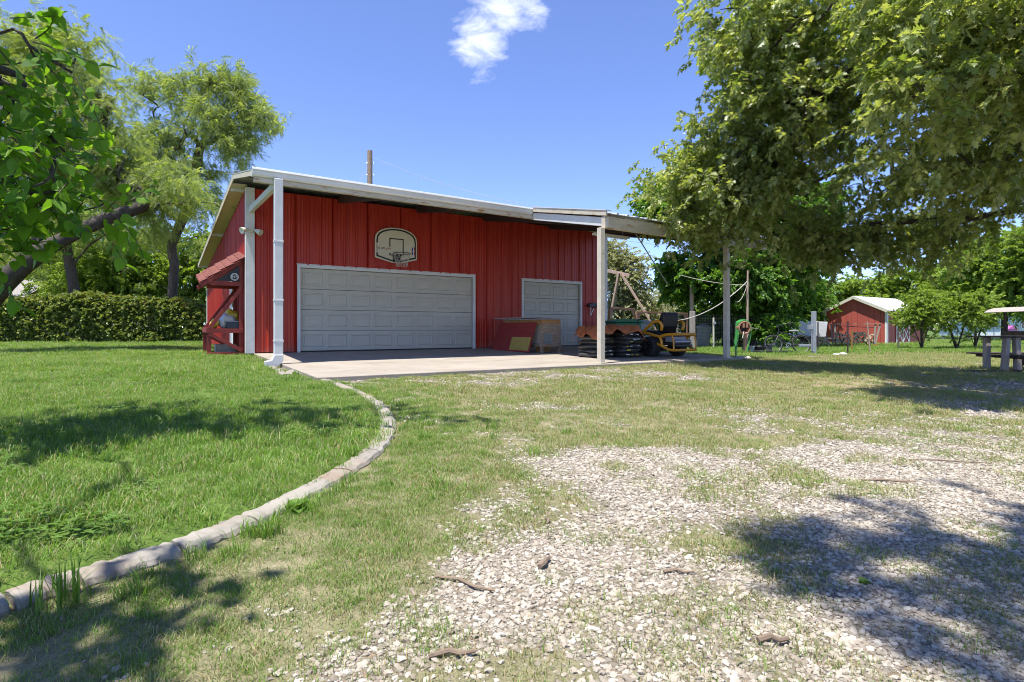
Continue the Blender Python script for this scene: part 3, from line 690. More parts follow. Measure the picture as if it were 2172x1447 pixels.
tag(place(softbag('plastic_sack', (.34, .40, .34), M['plastic_clear'], seed=3, amp=.06), SB(-.34, .30, .83), (.2, .3, .4 + GA)), 'crumpled white plastic sack lying on the potting stand counter', 'sack')
tag(place(softbag('seed_bag', (.30, .32, .22), M['bag_yellow'], seed=4, amp=.06), SB(-.20, .40, .98), (.5, .2, GA)), 'yellow bag lying on top of the white sack in the stand', 'bag')
tag(place(softbag('seed_bag', (.18, .26, .22), M['bag_yellow'], seed=5, amp=.06), SB(-.60, .30, .775), (0, .3, GA)), 'small yellow bag at the outer edge of the stand counter', 'bag')
t_ = thing('plastic_tub', 'dark blue plastic tub on the potting stand counter beside the post', 'tub', SB(-.22, .12, .66), GA)
MB().prism([(-.13, 0), (.13, 0), (.16, .16), (-.16, .16)], lambda x, z: (x, -.09, z), lambda x, z: (x, .12, z)).build('body', M['navy'], t_, bevel=.01)
MB().b2((-.175, -.105, .16), (.175, .135, .18)).build('rim', M['grey_paint'], t_, bevel=.004)
t_ = thing('wooden_crate', 'small grey wooden box on the ground under the potting stand', 'crate', L(-.55, .75, gz(*L(-.55, .75)[:2])), GA)
for k in range(2): MB().b2((-.22, -.2, .01 + k * .14), (.22, -.175, .14 + k * .14)).build('slat', M['wood_grey'], t_)
for k in range(2): MB().b2((-.22, .175, .01 + k * .14), (.22, .2, .14 + k * .14)).build('slat', M['wood_grey'], t_)
MB().b2((-.22, -.17, .01), (-.2, .17, .28)).build('end_panel', M['wood_grey'], t_); MB().b2((.2, -.17, .01), (.22, .17, .28)).build('end_panel', M['wood_grey'], t_)

# ------------------------------------------------------------------ workbench, leaning panel, boards
def SL(n): return min(n, 0) * .0225
wb = thing('workbench', 'weathered wooden workbench with plank end standing before the small door', 'workbench', L(6.57, -2.60, SL(-2.0)), GA)
for x in (.03, .60):
    for y in (.04, 1.80): MB().b2((x - .035, y - .04, -.015), (x + .035, y + .04, .84)).build('leg', M['wood'], wb, bevel=.004)
for k, (x0, x1) in enumerate(((-.06, .15), (.155, .36), (.365, .70))): MB().b2((x0, -.08, .875), (x1, 1.88, .90)).build('top_board', M['wood_grey'], wb, bevel=.003)
MB().b2((-.005, 0.0, .74), (.025, 1.84, .872)).build('apron', M['wood_y'], wb, bevel=.003)
MB().b2((.0, -.004, .765), (.62, .02, .872)).build('apron', M['wood_y'], wb, bevel=.003)
for k in range(3): MB().b2((.005 + .01 * k, -.03, .50 + k * .086), (.62 - .012 * k, -.002, .582 + k * .086)).build('end_plank', M['wood'], wb, bevel=.004)
MB().b2((.35, -.028, .24), (.60, -.004, .495)).build('end_plank', M['wood'], wb, bevel=.003)
MB().b2((-.03, -.045, .15), (.64, -.002, .235)).build('stretcher', M['wood'], wb, bevel=.004)
MB().b2((-.03, 0.0, .15), (.0, 1.84, .235)).build('stretcher', M['wood'], wb, bevel=.004)
MB().b2((.07, .02, .16), (.57, 1.8, .19)).build('lower_shelf', M['wood_y'], wb)
MB().b2((.08, .35, -.01), (.56, .37, .15)).build('back_board', M['wood_y'], wb)
MB().b2((.05, 1.77, .24), (.57, 1.79, .86)).build('back_board', M['dark_steel'], wb)
t_ = tag(MB().b2((-.01, -.4, 0), (.012, .4, .60)).build('white_board', M['offwhite'], None, bevel=.003), 'pale upright sheet leaning inside the workbench', 'board')
place(t_, L(6.66, -2.05, .165), (0, 0, GA))
lp = thing('leaning_panel', 'red siding panel with peeled yellow patch leaning on the workbench', 'panel', L(6.26, -2.45, SL(-2)), GA)
ang = R(17)
lp.rotation_euler = (0, ang, GA)
MB().b2((0, 0, 0), (.014, 1.85, .84)).build('sheet', M['red_wood'], lp)
for k in range(6): MB().b2((-.006, 0.0, .005 + k * .14), (-.0005, 1.85, .138 + k * .14)).build('siding_board', mat('siding_red', (.26, .022, .020), .5, .12, 3) if k == 0 else bpy.data.materials['siding_red'], lp)
MB().b2((-.0095, .06, .05), (-.0065, .98, .42)).build('peeled_patch', M['foam'], lp)
tag(place(MB().b2((-.14, -.9, 0), (.14, .9, .03)).build('loose_board', M['wood_grey'], None, bevel=.003), L(6.62, -1.25, SL(-1.5) + .905), (0, 0, GA + .03)), 'loose grey board lying along the back of the workbench top', 'board')
tag(place(MB().b2((-.12, -.7, 0), (.12, .7, .028)).build('dark_plank', M['black'], None, bevel=.006), L(6.98, -1.25, SL(-1.5) + .905), (0, .0, GA - .06)), 'black plank lying on the workbench top by the door', 'plank')
tag(place(MB().tube([(0, -.25, .02), (0, .25, .02)], .015, 6).build('metal_rod', M['steel'], None), L(6.90, -2.2, SL(-2) + .90), (0, 0, GA + 1.1)), 'short metal rod on the near end of the workbench', 'rod')
# black bracket fixture on the wall right of the small door
t_ = thing('wall_bracket', 'black wall bracket with pale strut beside the single door', 'bracket', L(10.55, -.03, 1.28), GA)
MB().prism([(-.2, .12), (.0, .20), (.25, .18), (.34, .08), (.25, .02), (-.15, .06)], lambda x, z: (x, -.12, z), lambda x, z: (x, -.01, z)).build('shelf', M['black'], t_, bevel=.01)
MB().beam((-.05, -.06, -.22), (.12, -.06, .10), .02, .02).build('strut', M['white'], t_); MB().beam((-.05, -.05, -.24), (-.05, -.05, .10), .02, .02).build('strut', M['white'], t_)
MB().lathe([(0, 0), (.05, 0), (.05, .03), (.03, .035), (0, .035)], 14, Matrix.Translation((.2, -.13, .09)) @ rotm('X', R(90))).build('knob', M['steel'], t_, smooth=True)

# ------------------------------------------------------------------ soil bags and tarp
ords = ['bottom', 'second from the bottom', 'third from the bottom', 'fourth from the bottom', 'fifth from the bottom', 'topmost']
for col, (cu0, cn0, nm, nb) in enumerate(((6.92, -4.35, 'left', 6), (7.62, -4.55, 'right', 6))):
    for k in range(nb):
        o = softbag('soil_bag', (.66 + random.uniform(-.05, .05), .74 + random.uniform(-.06, .04), .15), M['bag'], seed=20 + col * 10 + k, amp=.045)
        place(o, L(cu0 + random.uniform(-.05, .05), cn0 + random.uniform(-.05, .05), SL(-4.4) + .064 + k * .098), (random.uniform(-.05, .05), random.uniform(-.04, .04), GA + random.uniform(-.25, .25)))
        tag(o, 'dark plastic soil bag, %s of the %s stack beside the mower' % (ords[k], nm), 'soil bag', 'soil bags stacked under the canopy')
        mb = MB()
        for q in range(3):
            if random.random() < .35: continue
            x0 = -.26 + q * .15 + random.uniform(-.03, .05); MB().box((x0 + .06, -.366, random.uniform(-.01, .015)), (random.uniform(.05, .12), .012, random.uniform(.012, .03)), (0, random.uniform(-.1, .1), 0)).build('print_mark', M['print' if random.random() < .7 else 'bag_yellow'], o)
tp = MB(); nu, nv = 26, 18; vs = []; fs = []
for j in range(nv + 1):
    for i in range(nu + 1):
        x = -.78 + 1.56 * i / nu; y = -.48 + .96 * j / nv; ex = max(abs(x) - .62, 0); ey = max(abs(y) - .36, 0)
        xa, ya = np.array([x]), np.array([y]); rdg = 1 - abs(float(fbm(xa * 3.1 + 4, ya * 3.7 + 9, 3, 33)[0]) - .5) * 4
        z = .10 * rdg + .05 * float(fbm(xa * 9 + 3, ya * 8, 2, 35)[0]) - 1.5 * ex * (1 + .3 * math.sin(13 * y)) - 1.1 * ey * (1 + .4 * math.sin(11 * x)) + .01
        vs.append((x, y, max(z, -.26)))
for j in range(nv):
    for i in range(nu): a = j * (nu + 1) + i; fs.append((a, a + 1, a + nu + 2, a + nu + 1))
tp.add(vs, fs); to = tp.build('tarp', M['tarp'], None, smooth=True); s_ = to.modifiers.new('t', 'SOLIDIFY'); s_.thickness = .008
place(to, L(7.25, -4.45, SL(-4.4) + .655), (0, 0, GA - .05)); tag(to, 'crumpled orange brown tarp draped over the soil bags', 'tarp')

# ------------------------------------------------------------------ zero-turn mower
mw = thing('riding_mower', 'yellow and black zero-turn riding mower parked on the slab under the canopy', 'mower', L(8.80, -4.80, SL(-4.6)), GA - .10)
def wheel(parent, name, c, r, wd, hub, tread=True):
    Mx = Matrix.Translation(c) @ rotm('Y', R(90))
    w_ = MB().lathe([(r * .52, -wd * .46), (r * .80, -wd * .5), (r * .95, -wd * .42), (r, -wd * .25), (r, wd * .25), (r * .95, wd * .42), (r * .80, wd * .5), (r * .52, wd * .46)], 28, Mx).build(name, M['rubber'], parent, smooth=True)
    if tread:
        mb = MB()
        for k in range(26):
            a = 2 * math.pi * k / 26
            for s in (-1, 1):
                mb.box((c[0] + s * wd * .2, c[1] + (r + .002) * math.cos(a + s * .06), c[2] + (r + .002) * math.sin(a + s * .06)), (wd * .40, .022, .014), (a + s * .06 - math.pi / 2, 0, 0))
        to_ = mb.build('tread', M['rubber'], w_); tag(to_, kind='stuff')
    MB().lathe([(0, -wd * .30), (r * .2, -wd * .32), (r * .24, -wd * .2), (r * .46, -wd * .22), (r * .53, -wd * .44), (r * .53, wd * .44), (r * .46, wd * .22), (r * .24, wd * .2), (r * .2, wd * .32), (0, wd * .30)], 24, Mx).build('rim', hub, w_, smooth=True)
    for k in range(5):
        a = 2 * math.pi * k / 5
        for s in (-1,): MB().box((c[0] + s * wd * .225, c[1] + r * .33 * math.cos(a), c[2] + r * .33 * math.sin(a)), (.014, .02, .02)).build('bolt', M['steel'], w_)
    return w_
for s in (-1, 1):
    wheel(mw, 'rear_wheel', (s * .43, 0, .245), .245, .25, M['black'])
    wheel(mw, 'front_caster', (s * .33, 1.28, .135), .135, .12, M['black'], False)
    MB().tube([(s * .33, 1.28, .135), (s * .42, 1.28, .16), (s * .42, 1.28, .32), (s * .33, 1.25, .36)], .018, 6).build('caster_fork', M['black'], mw, smooth=True)
    X = lambda x: s * x
    MB().tube([(X(.47), .66, .20), (X(.47), .62, .30), (X(.46), .42, .54), (X(.45), .28, .585), (X(.45), .05, .56), (X(.44), -.22, .505), (X(.44), -.34, .50), (X(.42), -.50, .545), (X(.38), -.66, .555)], .036, 8).build('fender_rail', M['yellow'], mw, smooth=True)
    MB().tube([(X(.44), .30, .60), (X(.41), .05, .80), (X(.39), -.06, .865), (X(.385), -.20, .875), (X(.38), -.27, .84), (X(.36), -.30, .76), (X(.34), -.26, .66)], .038, 8).build('armrest_rail', M['yellow'], mw, smooth=True)
    MB().tube([(X(.44), -.30, .50), (X(.44), -.36, .40), (X(.43), -.38, .27)], .036, 8).build('rear_strut', M['yellow'], mw, smooth=True)
    MB().tube([(X(.43), -.06, .37), (X(.43), -.25, .31), (X(.43), -.38, .26), (X(.40), -.58, .185), (X(.36), -.70, .175)], .032, 8).build('lower_rail', M['yellow'], mw, smooth=True)
    MB().tube([(X(.26), .42, .50), (X(.30), .62, .70), (X(.31), .70, .86), (X(.26), .66, .93), (X(.06), .60, .96)], .015, 6).build('lap_bar', M['black'], mw, smooth=True)
    MB().b2((X(.47), .35, .30), (X(.20), .70, .36)).build('side_pod', M['black'], mw, bevel=.02)
    MB().tube([(X(.36), -.64, .555), (X(.36), -.69, .40), (X(.36), -.70, .18)], .02, 8).build('bumper_upright', M['yellow'], mw, smooth=True)
    MB().beam((X(.30), .5, .28), (X(.30), 1.25, .36), .05, .06).build('front_frame', M['black'], mw, bevel=.005)
MB().tube([(-.38, -.66, .555), (.38, -.66, .555)], .034, 8).build('rear_rail', M['yellow'], mw, smooth=True)
MB().tube([(-.36, -.70, .175), (.36, -.70, .175)], .032, 8).build('rear_rail', M['yellow'], mw, smooth=True)
MB().b2((-.30, 1.20, .33), (.30, 1.30, .39)).build('front_beam', M['yellow'], mw, bevel=.01)
MB().prism([(-.62, .45), (-.55, .38), (.55, .38), (.62, .45), (.60, .95), (.35, 1.12), (-.35, 1.12), (-.60, .95)], lambda x, y: (x, y, .11), lambda x, y: (x * .97, y, .23)).build('mower_deck', M['black'], mw, bevel=.03)
MB().b2((-.30, .50, .30), (.30, 1.12, .33)).build('footplate', M['black'], mw, bevel=.01)
MB().b2((-.36, -.25, .28), (.36, .35, .46)).build('chassis', M['black'], mw, bevel=.02)
MB().prism([(-.08, .50), (.42, .52), (.45, .60), (.38, .66), (-.02, .63), (-.10, .60)], lambda y, z: (-.25, y, z), lambda y, z: (.25, y, z)).build('seat_cushion', M['vinyl'], mw, bevel=.04, seg=4)
MB().prism([(-.13, .58), (-.02, .60), (-.07, .95), (-.13, 1.09), (-.21, 1.11), (-.25, 1.02), (-.22, .75)], lambda y, z: (-.25, y, z), lambda y, z: (.25, y, z)).build('seat_back', M['vinyl'], mw, bevel=.07, seg=5)
MB().b2((-.20, -.55, .36), (.20, -.22, .50)).build('engine', M['grey_bin'], mw, bevel=.03)
MB().lathe([(0, 0), (.15, 0), (.16, .05), (.13, .09), (0, .10)], 20, Matrix.Translation((0, -.4, .50))).build('engine_cover', M['black'], mw, smooth=True)
MB().tube([(-.26, -.60, .37), (.26, -.60, .37)], .055, 12).build('muffler', M['steel'], mw, smooth=True)
MB().b2((-.26, -.68, .255), (.26, -.60, .31)).build('heat_guard', M['black'], mw, bevel=.008)

# ------------------------------------------------------------------ yard behind the canopy: gates, swing frame, bins, fence
def G(px, depth):
    x = (px - CX) / FPX * depth; return Vector((x, depth, gz(x, depth)))
def sag(a, b, s, n=14):
    a, b = Vector(a), Vector(b); return [a.lerp(b, i / n) - Vector((0, 0, s * 4 * (i / n) * (1 - i / n))) for i in range(n + 1)]
g0, g1, g2 = G(1292, 20.3), G(1348, 22.0), G(1458, 24.4)
for a, b, lab in ((g0, g1 - (g1 - g0).normalized() * .06, 'rusty brown pipe gate nearest the garage corner'), (g1 + (g2 - g1).normalized() * .06, g2, 'rusty brown pipe gate beside the wide grey post')):
    gt = thing('pipe_gate', lab, 'gate', a, 0, 'pipe gates beside the garage'); d = b - a; d.z = 0; Ln = d.length; gt.rotation_euler = (0, 0, math.atan2(d.y, d.x))
    for x in (0.03, Ln - .03): MB().beam((x, 0, .08), (x, 0, 1.50), .08, .05).build('upright', M['rust_pipe'], gt, bevel=.006)
    for z in (1.54, .12): MB().beam((0, 0, z), (Ln, 0, z), .05, .075).build('rail', M['rust_pipe'], gt, bevel=.006)
    MB().prism([(.06, 1.50), (.36, 1.50), (.06, 1.22)], lambda x, z: (x, -.012, z), lambda x, z: (x, .012, z)).build('gusset', M['rust_pipe'], gt)
    MB().prism([(Ln - .06, 1.50), (Ln - .36, 1.50), (Ln - .06, 1.22)], lambda x, z: (x, -.012, z), lambda x, z: (x, .012, z)).build('gusset', M['rust_pipe'], gt)
p = G(1468.5, 24.6)
o = MB().b2((-.12, -.05, -.1), (.12, .05, 1.66)).build('wide_fence_post', M['wood_grey'], None, bevel=.01); place(o, p); tag(o, 'wide weathered grey plank post at the end of the pipe gate', 'post')
p = G(1467, 24.9)
o = MB().beam((0, 0, -.1), (0, 0, 3.0), .12, .12).build('tall_wooden_post', M['wood_tan'], None, bevel=.008); place(o, p, (0, 0, .4)); tag(o, 'tall pinkish brown post rising behind the wide grey post', 'post')
# swing frame
sw = thing('swing_frame', 'brown wooden A-frame swing set standing beyond the pipe gates', 'swing frame', G(1312, 27.0), 0)
def rel(px, py, d): return at(px, py, d) - sw.location
ap = rel(1313, 579, 27.0)
MB().beam(rel(1270, 570, 27.8), rel(1336, 585, 26.7), .10, .16).build('top_beam', M['wood_tan'], sw, bevel=.006)
MB().beam(ap, rel(1283, 735, 27.6), .14, .10).build('leg', M['wood_tan'], sw, bevel=.006)
MB().beam(ap + Vector((.05, -.12, 0)), rel(1415, 738, 26.0), .14, .10).build('leg', M['wood_tan'], sw, bevel=.006)
# wheeled bins
def bin_(name, lab, p, rz, wd, ht, m, lidm, cat='bin', mark=False, scl=1):
    t = thing(name, lab, cat, p, rz)
    MB().prism([(-.38, .08), (.38, .08), (.46, .92), (-.46, .92)], lambda x, z: (x * wd, -.34 * wd - .06 * z, z * ht), lambda x, z: (x * wd, .34 * wd + .06 * z, z * ht)).build('body', m, t, bevel=.03)
    MB().prism([(-.50, .92), (.50, .92), (.50, .96), (.30, 1.02), (-.30, 1.02), (-.50, .96)], lambda x, z: (x * wd, -.46 * wd, z * ht), lambda x, z: (x * wd, .44 * wd, z * ht)).build('lid', lidm, t, bevel=.02)
    MB().tube([(-.36 * wd, .48 * wd, .9 * ht), (.36 * wd, .48 * wd, .9 * ht)], .018, 8).build('handle', m, t, smooth=True)
    for s in (-1, 1): MB().lathe([(0, -.03), (.11, -.03), (.12, 0), (.11, .03), (0, .03)], 16, Matrix.Translation((s * .36 * wd, .34 * wd, .11)) @ rotm('Y', R(90))).build('wheel', M['rubber'], t, smooth=True)
    if mark: MB().prism([(-.10, .60), (.02, .56), (.11, .62), (.08, .71), (-.02, .74), (-.11, .69)], lambda x, z: (x * wd, -.34 * wd - .06 * z - .006, z * ht), lambda x, z: (x * wd, -.34 * wd - .06 * z - .002, z * ht)).build('recycling_mark', M['print'], t)
    return t
bin_('recycling_bin', 'green recycling bin with pale mark standing behind the soil bags', G(1322, 17.0), .25, .95, .98, M['green_bin'], M['green_bin'], mark=True)
bin_('rubbish_bin', 'pale grey lidded bin between the green bin and the mower', G(1360, 18.2), -.1, .62, 1.02, M['pale_bin'], M['grey_bin'])
# tall grey can behind the fence
tcn = thing('trash_can', 'tall grey plastic trash can leaning behind the wire fence', 'trash can', G(1490, 26.0), .1); tcn.rotation_euler = (0, R(5), 0)
MB().lathe([(0, 0), (.27, 0), (.285, .05), (.33, .92), (.0, .92)], 24).build('body', M['grey_bin'], tcn, smooth=True)
MB().lathe([(.36, .90), (.37, .97), (.30, 1.03), (.12, 1.09), (0, 1.10)], 24).build('lid', M['grey_bin'], tcn, smooth=True)
for s in (-1, 1): MB().tube([(s * .33, -.08, .82), (s * .39, -.08, .80), (s * .39, .08, .80), (s * .33, .08, .82)], .015, 6).build('handle', M['grey_bin'], tcn)
# wire mesh fence
fA, fB = G(1436, 25.2), G(1660, 25.6)
wf = thing('wire_fence', 'tall rusty wire mesh fence with horizontal strands behind the bicycle and hose', 'fence', fA); d = fB - fA; d.z = 0; Ln = d.length; wf.rotation_euler = (0, 0, math.atan2(d.y, d.x))
for z in (.06, .22, .38, .54, .70, .86, 1.0, 1.12, 1.24, 1.36, 1.5): MB().tube([(0, 0, z), (Ln, 0, z + random.uniform(-.015, .015))], .009, 4, cap=False).build('strand', M['wire'], wf)
mb = MB(); 
for k in range(int(Ln / .075)): mb.add([(k * .075 - .004, 0, .05), (k * .075 + .004, 0, .05), (k * .075 + .004, .003, 1.5), (k * .075 - .004, .003, 1.5)], [(0, 1, 2, 3)])
tag(mb.build('upright_wires', M['wire'], wf), kind='stuff')
for x in (0.02, Ln * .55, Ln): MB().beam((x, .03, -.1), (x, .03, 1.55), .05, .05).build('fence_post', M['wood_grey'], wf)
o = MB().tube([(0, 0, -.1), (0, 0, 1.36)], .04, 8).build('white_standpipe', M['offwhite'], None); place(o, G(1513.5, 24.0)); tag(o, 'short off-white standpipe in front of the wire fence', 'pipe')
MB().box((.03, -.02, 1.12), (.12, .09, .10)).build('tap', M['grey_paint'], o, bevel=.01)
o = MB().tube([(0, 0, -.1), (0, 0, 1.3), (.01, 0, 3.25)], [.05, .048, .035], 8).build('thin_pole', M['wood_tan'], None, smooth=True); place(o, G(1585.5, 22.5)); tag(o, 'thin tall tan pole rising behind the hose reel', 'pole')
# hose reel on its post
hr = thing('hose_reel', 'rusty round hose reel on a brown wooden post with handle', 'hose reel', G(1577, 19.6), .15)
MB().b2((-.0, -.05, -.1), (.10, .05, .78)).build('post', M['terracotta'], hr, bevel=.006)
Mx = Matrix.Translation((-.02, -.02, .92)) @ rotm('X', R(90))
MB().lathe([(.235, -.12), (.24, .10), (.20, .11), (.17, .02), (.17, -.10), (.235, -.12)], 26, Mx).build('rim', M['terracotta'], hr, smooth=True)
MB().lathe([(0, -.10), (.20, -.10), (.20, -.08), (0, -.08)], 22, Mx).build('backplate', M['dark_steel'], hr)
for x in (-.10, .03): MB().b2((x, -.13, .92), (x + .075, -.02, 1.07)).build('spoke_block', M['terracotta'], hr, bevel=.01)
MB().beam((-.06, -.12, .78), (-.13, -.16, .55), .025, .025).build('crank', M['rope'], hr)
mb = None
gh = thing('garden_hose', 'green garden hose looped over the rusty reel', 'hose', hr.location, .15)
for k in range(9):
    a0 = R(100 - k * 5); r = .26 + .012 * (k % 3); P = []
    for j in range(9):
        a = R(140) - j / 8 * R(150); P.append((-.02 + r * math.cos(a), -.10 + .022 * k, .92 + r * math.sin(a)))
    e = P[-1]; f = P[0]
    P = [(f[0] - .10 + .02 * math.sin(k), f[1], .18 + .03 * math.cos(k * 2)), (f[0] - .04, f[1], .55), (f[0] - .01, f[1], .85)] + P + [(e[0] - .02, e[1], .6), (e[0] - .10 - .015 * k, e[1], .28), (e[0] - .17 - .012 * k, e[1], .06 + .01 * k)]
    MB().tube([tuple(q) for q in smooth_line([Vector(q) for q in P], 3)], .0125, 6).build('hose_loop', M['hose'], gh, smooth=True)
o = MB().b2((-.22, -.12, 0), (.22, .12, .02)).build('small_shelf', M['wood_grey'], None); place(o, hr.location + Vector((.42, .15, .95)), (0, .12, .2)); o.parent = None
tag(o, 'small grey board sticking out right of the hose reel', 'board')
place(o, hr.location + Vector((.30, .10, .90)), (0, .12, .2))
# shepherd hook and small tap
hk = thing('plant_stake', 'thin green forked stake in front of the right canopy post', 'stake', G(1561, 14.6))
P0 = Vector((0, 0, -.05))
MB().tube([P0, (0, 0, .30)], .02, 6).build('stem', M['green_bin'], hk)
MB().tube([(0, 0, .28), (-.10, 0, .50), (-.13, 0, .90), (-.17, 0, 1.02), (-.13, 0, 1.06)], .010, 6).build('hook', M['black'], hk)
MB().tube([(0, 0, .28), (.06, 0, .48), (.05, 0, .62)], .010, 6).build('hook', M['black'], hk)
o = softbag('flat_rock', (.42, .22, .10), M['stone_grey'], seed=61, amp=.05); place(o, G(1567, 14.55) + Vector((.02, -.14, .02))); tag(o, 'flat pale rock at the foot of the green stake', 'rock')
# tubs
def tub(lab, p, r, h, m, rz=0):
    t = thing('plant_tub', lab, 'tub', p, rz)
    MB().lathe([(0, 0), (r * .8, 0), (r, h), (r * .93, h), (r * .76, .03), (0, .03)], 20).build('wall', m, t, smooth=True)
    MB().tube([(r * math.cos(a), r * math.sin(a), h) for a in np.linspace(0, 2 * math.pi, 21)[:-1]], .014, 6, closed=True).build('rim', m, t, smooth=True); return t
tub('grey plastic tub by the green hose', G(1591, 19.8), .16, .26, M['grey_bin']); tub('black tub between the grey tub and the bicycle', G(1610, 19.9), .22, .26, M['black']); tub('small dark bucket behind the front bicycle wheel', G(1631, 20.6), .13, .30, M['navy'])
o = MB().b2((-.62, -.18, 0), (.62, .18, .10)).build('black_trough', M['black'], None, bevel=.02); place(o, G(1640, 19.35) + Vector((0, 0, .02)), (0, 0, .02)); tag(o, 'low black plastic trough lying under the bicycle', 'trough')

# ------------------------------------------------------------------ bicycle
bk = thing('bicycle', 'black cruiser bicycle leaning by the grey metal post', 'bicycle', G(1671, 19.75), 0); bk.rotation_euler = (R(-6), 0, R(-3))
def bt(name, P, r, m=M['black'], n=7): return MB().tube(P, r, n).build(name, m, bk, smooth=True)
WR = .33
for x, nm in ((-.49, 'front_wheel'), (.49, 'rear_wheel')):
    c = Vector((x, 0, WR))
    wl = MB().tube([c + Vector((WR * .95 * math.cos(a), 0, WR * .95 * math.sin(a))) for a in np.linspace(0, 2 * math.pi, 33)[:-1]], .026, 8, closed=True).build(nm, M['rubber'], bk, smooth=True)
    MB().tube([c + Vector((WR * .86 * math.cos(a), 0, WR * .86 * math.sin(a))) for a in np.linspace(0, 2 * math.pi, 33)[:-1]], .012, 6, closed=True).build('rim', M['steel'], wl, smooth=True)
    MB().tube([c + Vector((0, -.05, 0)), c + Vector((0, .05, 0))], .022, 8).build('hub', M['steel'], wl)
    mb = MB()
    for k in range(18):
        a = 2 * math.pi * k / 18; mb.tube([c + Vector((0, .02 * (-1) ** k, 0)), c + Vector((WR * .86 * math.cos(a), 0, WR * .86 * math.sin(a)))], .0022, 3, cap=False)
    tag(mb.build('spokes', M['steel'], wl), kind='stuff')
    MB().tube([c + Vector((.37 * math.cos(a), 0, .37 * math.sin(a))) for a in np.linspace(R(20), R(150), 12)], .012, 5).build('mudguard', M['black'], wl) if nm == 'rear_wheel' else None
bb_ = (.02, 0, .29); hd = (-.30, 0, .76); hl = (-.335, 0, .62); stt = (.17, 0, .64)
bt('down_tube', smooth_line([Vector(hl), Vector((-.18, 0, .50)), Vector(bb_)], 5), .024); bt('top_tube', smooth_line([Vector(hd), Vector((-.12, 0, .74)), Vector(stt)], 5), .021)
bt('seat_tube', [bb_, stt, (.205, 0, .76)], .021); bt('seat_stay', [stt, (.49, .04, WR)], .012); bt('seat_stay', [stt, (.49, -.04, WR)], .012)
bt('chain_stay', [bb_, (.49, .04, WR)], .013); bt('chain_stay', [bb_, (.49, -.04, WR)], .013); bt('head_tube', [hl, hd], .026)
bt('fork', [hl, (-.37, .045, .55), (-.49, .05, WR)], .014); bt('fork', [hl, (-.37, -.045, .55), (-.49, -.05, WR)], .014); bt('stem', [hd, (-.27, 0, .92)], .016)
bt('handlebar', smooth_line([Vector((.02, -.30, 1.0)), Vector((-.14, -.28, 1.03)), Vector((-.30, -.14, 1.0)), Vector((-.28, 0, .93)), Vector((-.30, .14, 1.0)), Vector((-.14, .28, 1.03)), Vector((.02, .30, 1.0))], 4), .013)
MB().prism([(.08, .80), (.12, .835), (.28, .85), (.40, .83), (.38, .79), (.22, .775)], lambda x, z: (x, -.07, z), lambda x, z: (x, .07, z)).build('saddle', M['grey_bin'], bk, bevel=.02)
bt('crank', [(.02, -.06, .29), (-.10, -.07, .17)], .011, M['steel']); MB().box((-.11, -.11, .16), (.09, .08, .02)).build('pedal', M['black'], bk)
MB().lathe([(.09, -.004), (.09, .004), (.06, .004), (.06, -.004)], 22, Matrix.Translation((.02, -.045, .29)) @ rotm('X', R(90))).build('chainring', M['steel'], bk)
# grey metal post with box
mp = thing('meter_post', 'grey metal post with junction box between bicycle and firewood', 'post', G(1726, 19.4), .1)
MB().b2((-.07, -.05, -.1), (.07, .05, 1.50)).build('post', M['grey_paint'], mp, bevel=.006)
MB().b2((-.20, -.08, .86), (-.07, .06, 1.02)).build('junction_box', M['grey_paint'], mp, bevel=.008)
MB().tube([(-.02, -.05, .1), (-.11, -.06, .1), (-.11, -.06, .9)], .02, 6).build('conduit', M['grey_paint'], mp)
MB().b2((-.55, -.03, .26), (-.08, .03, .34)).build('crossbar', M['grey_paint'], mp, bevel=.005)

# ------------------------------------------------------------------ small shed with firewood in front
SC = at(1880, 731, 30.5); SC.z = gz(SC.x, SC.y)
sh = thing('garden_shed', 'small red shed with white trim and white gabled metal roof', 'shed', SC, GA)   # local: x along the side (DV), y along the gable (NV)
GW, SLn, EH, RH = 3.3, 5.0, 1.95, 2.72
def gab(y): return EH + (RH - EH) * (1 - abs(y - GW / 2) / (GW / 2))
for k in range(11):
    y0, y1 = k * .3, k * .3 + .288
    ys = [y0] + ([GW / 2] if y0 < GW / 2 < y1 else []) + [y1]
    MB().prism([(y0, .05), (y1, .05)] + [(y, gab(y) - .05) for y in reversed(ys)], lambda y, z: (0, y, z), lambda y, z: (.03, y, z)).build('wall_panel', M['red_shed'], sh)
for k in range(16): MB().b2((k * .31 + .03, 0, .05), (k * .31 + .33, .03, EH - .03)).build('wall_panel', M['red_shed'], sh)
MB().b2((.05, .04, .05), (SLn, GW, EH - .1)).build('wall_core', M['red_shed'], sh)
MB().prism([(.05, EH - .1), (GW - .05, EH - .1), (GW / 2, RH - .12)], lambda y, z: (.05, y, z), lambda y, z: (SLn, y, z)).build('gable_core', M['red_shed'], sh)
for y in (0, GW): MB().b2((-.03, y - .06, 0), (.0, y + .06, EH - .02)).build('corner_trim', M['white'], sh)
MB().b2((-.03, -.05, 0), (.12, -.03, EH - .02)).build('corner_trim', M['white'], sh)
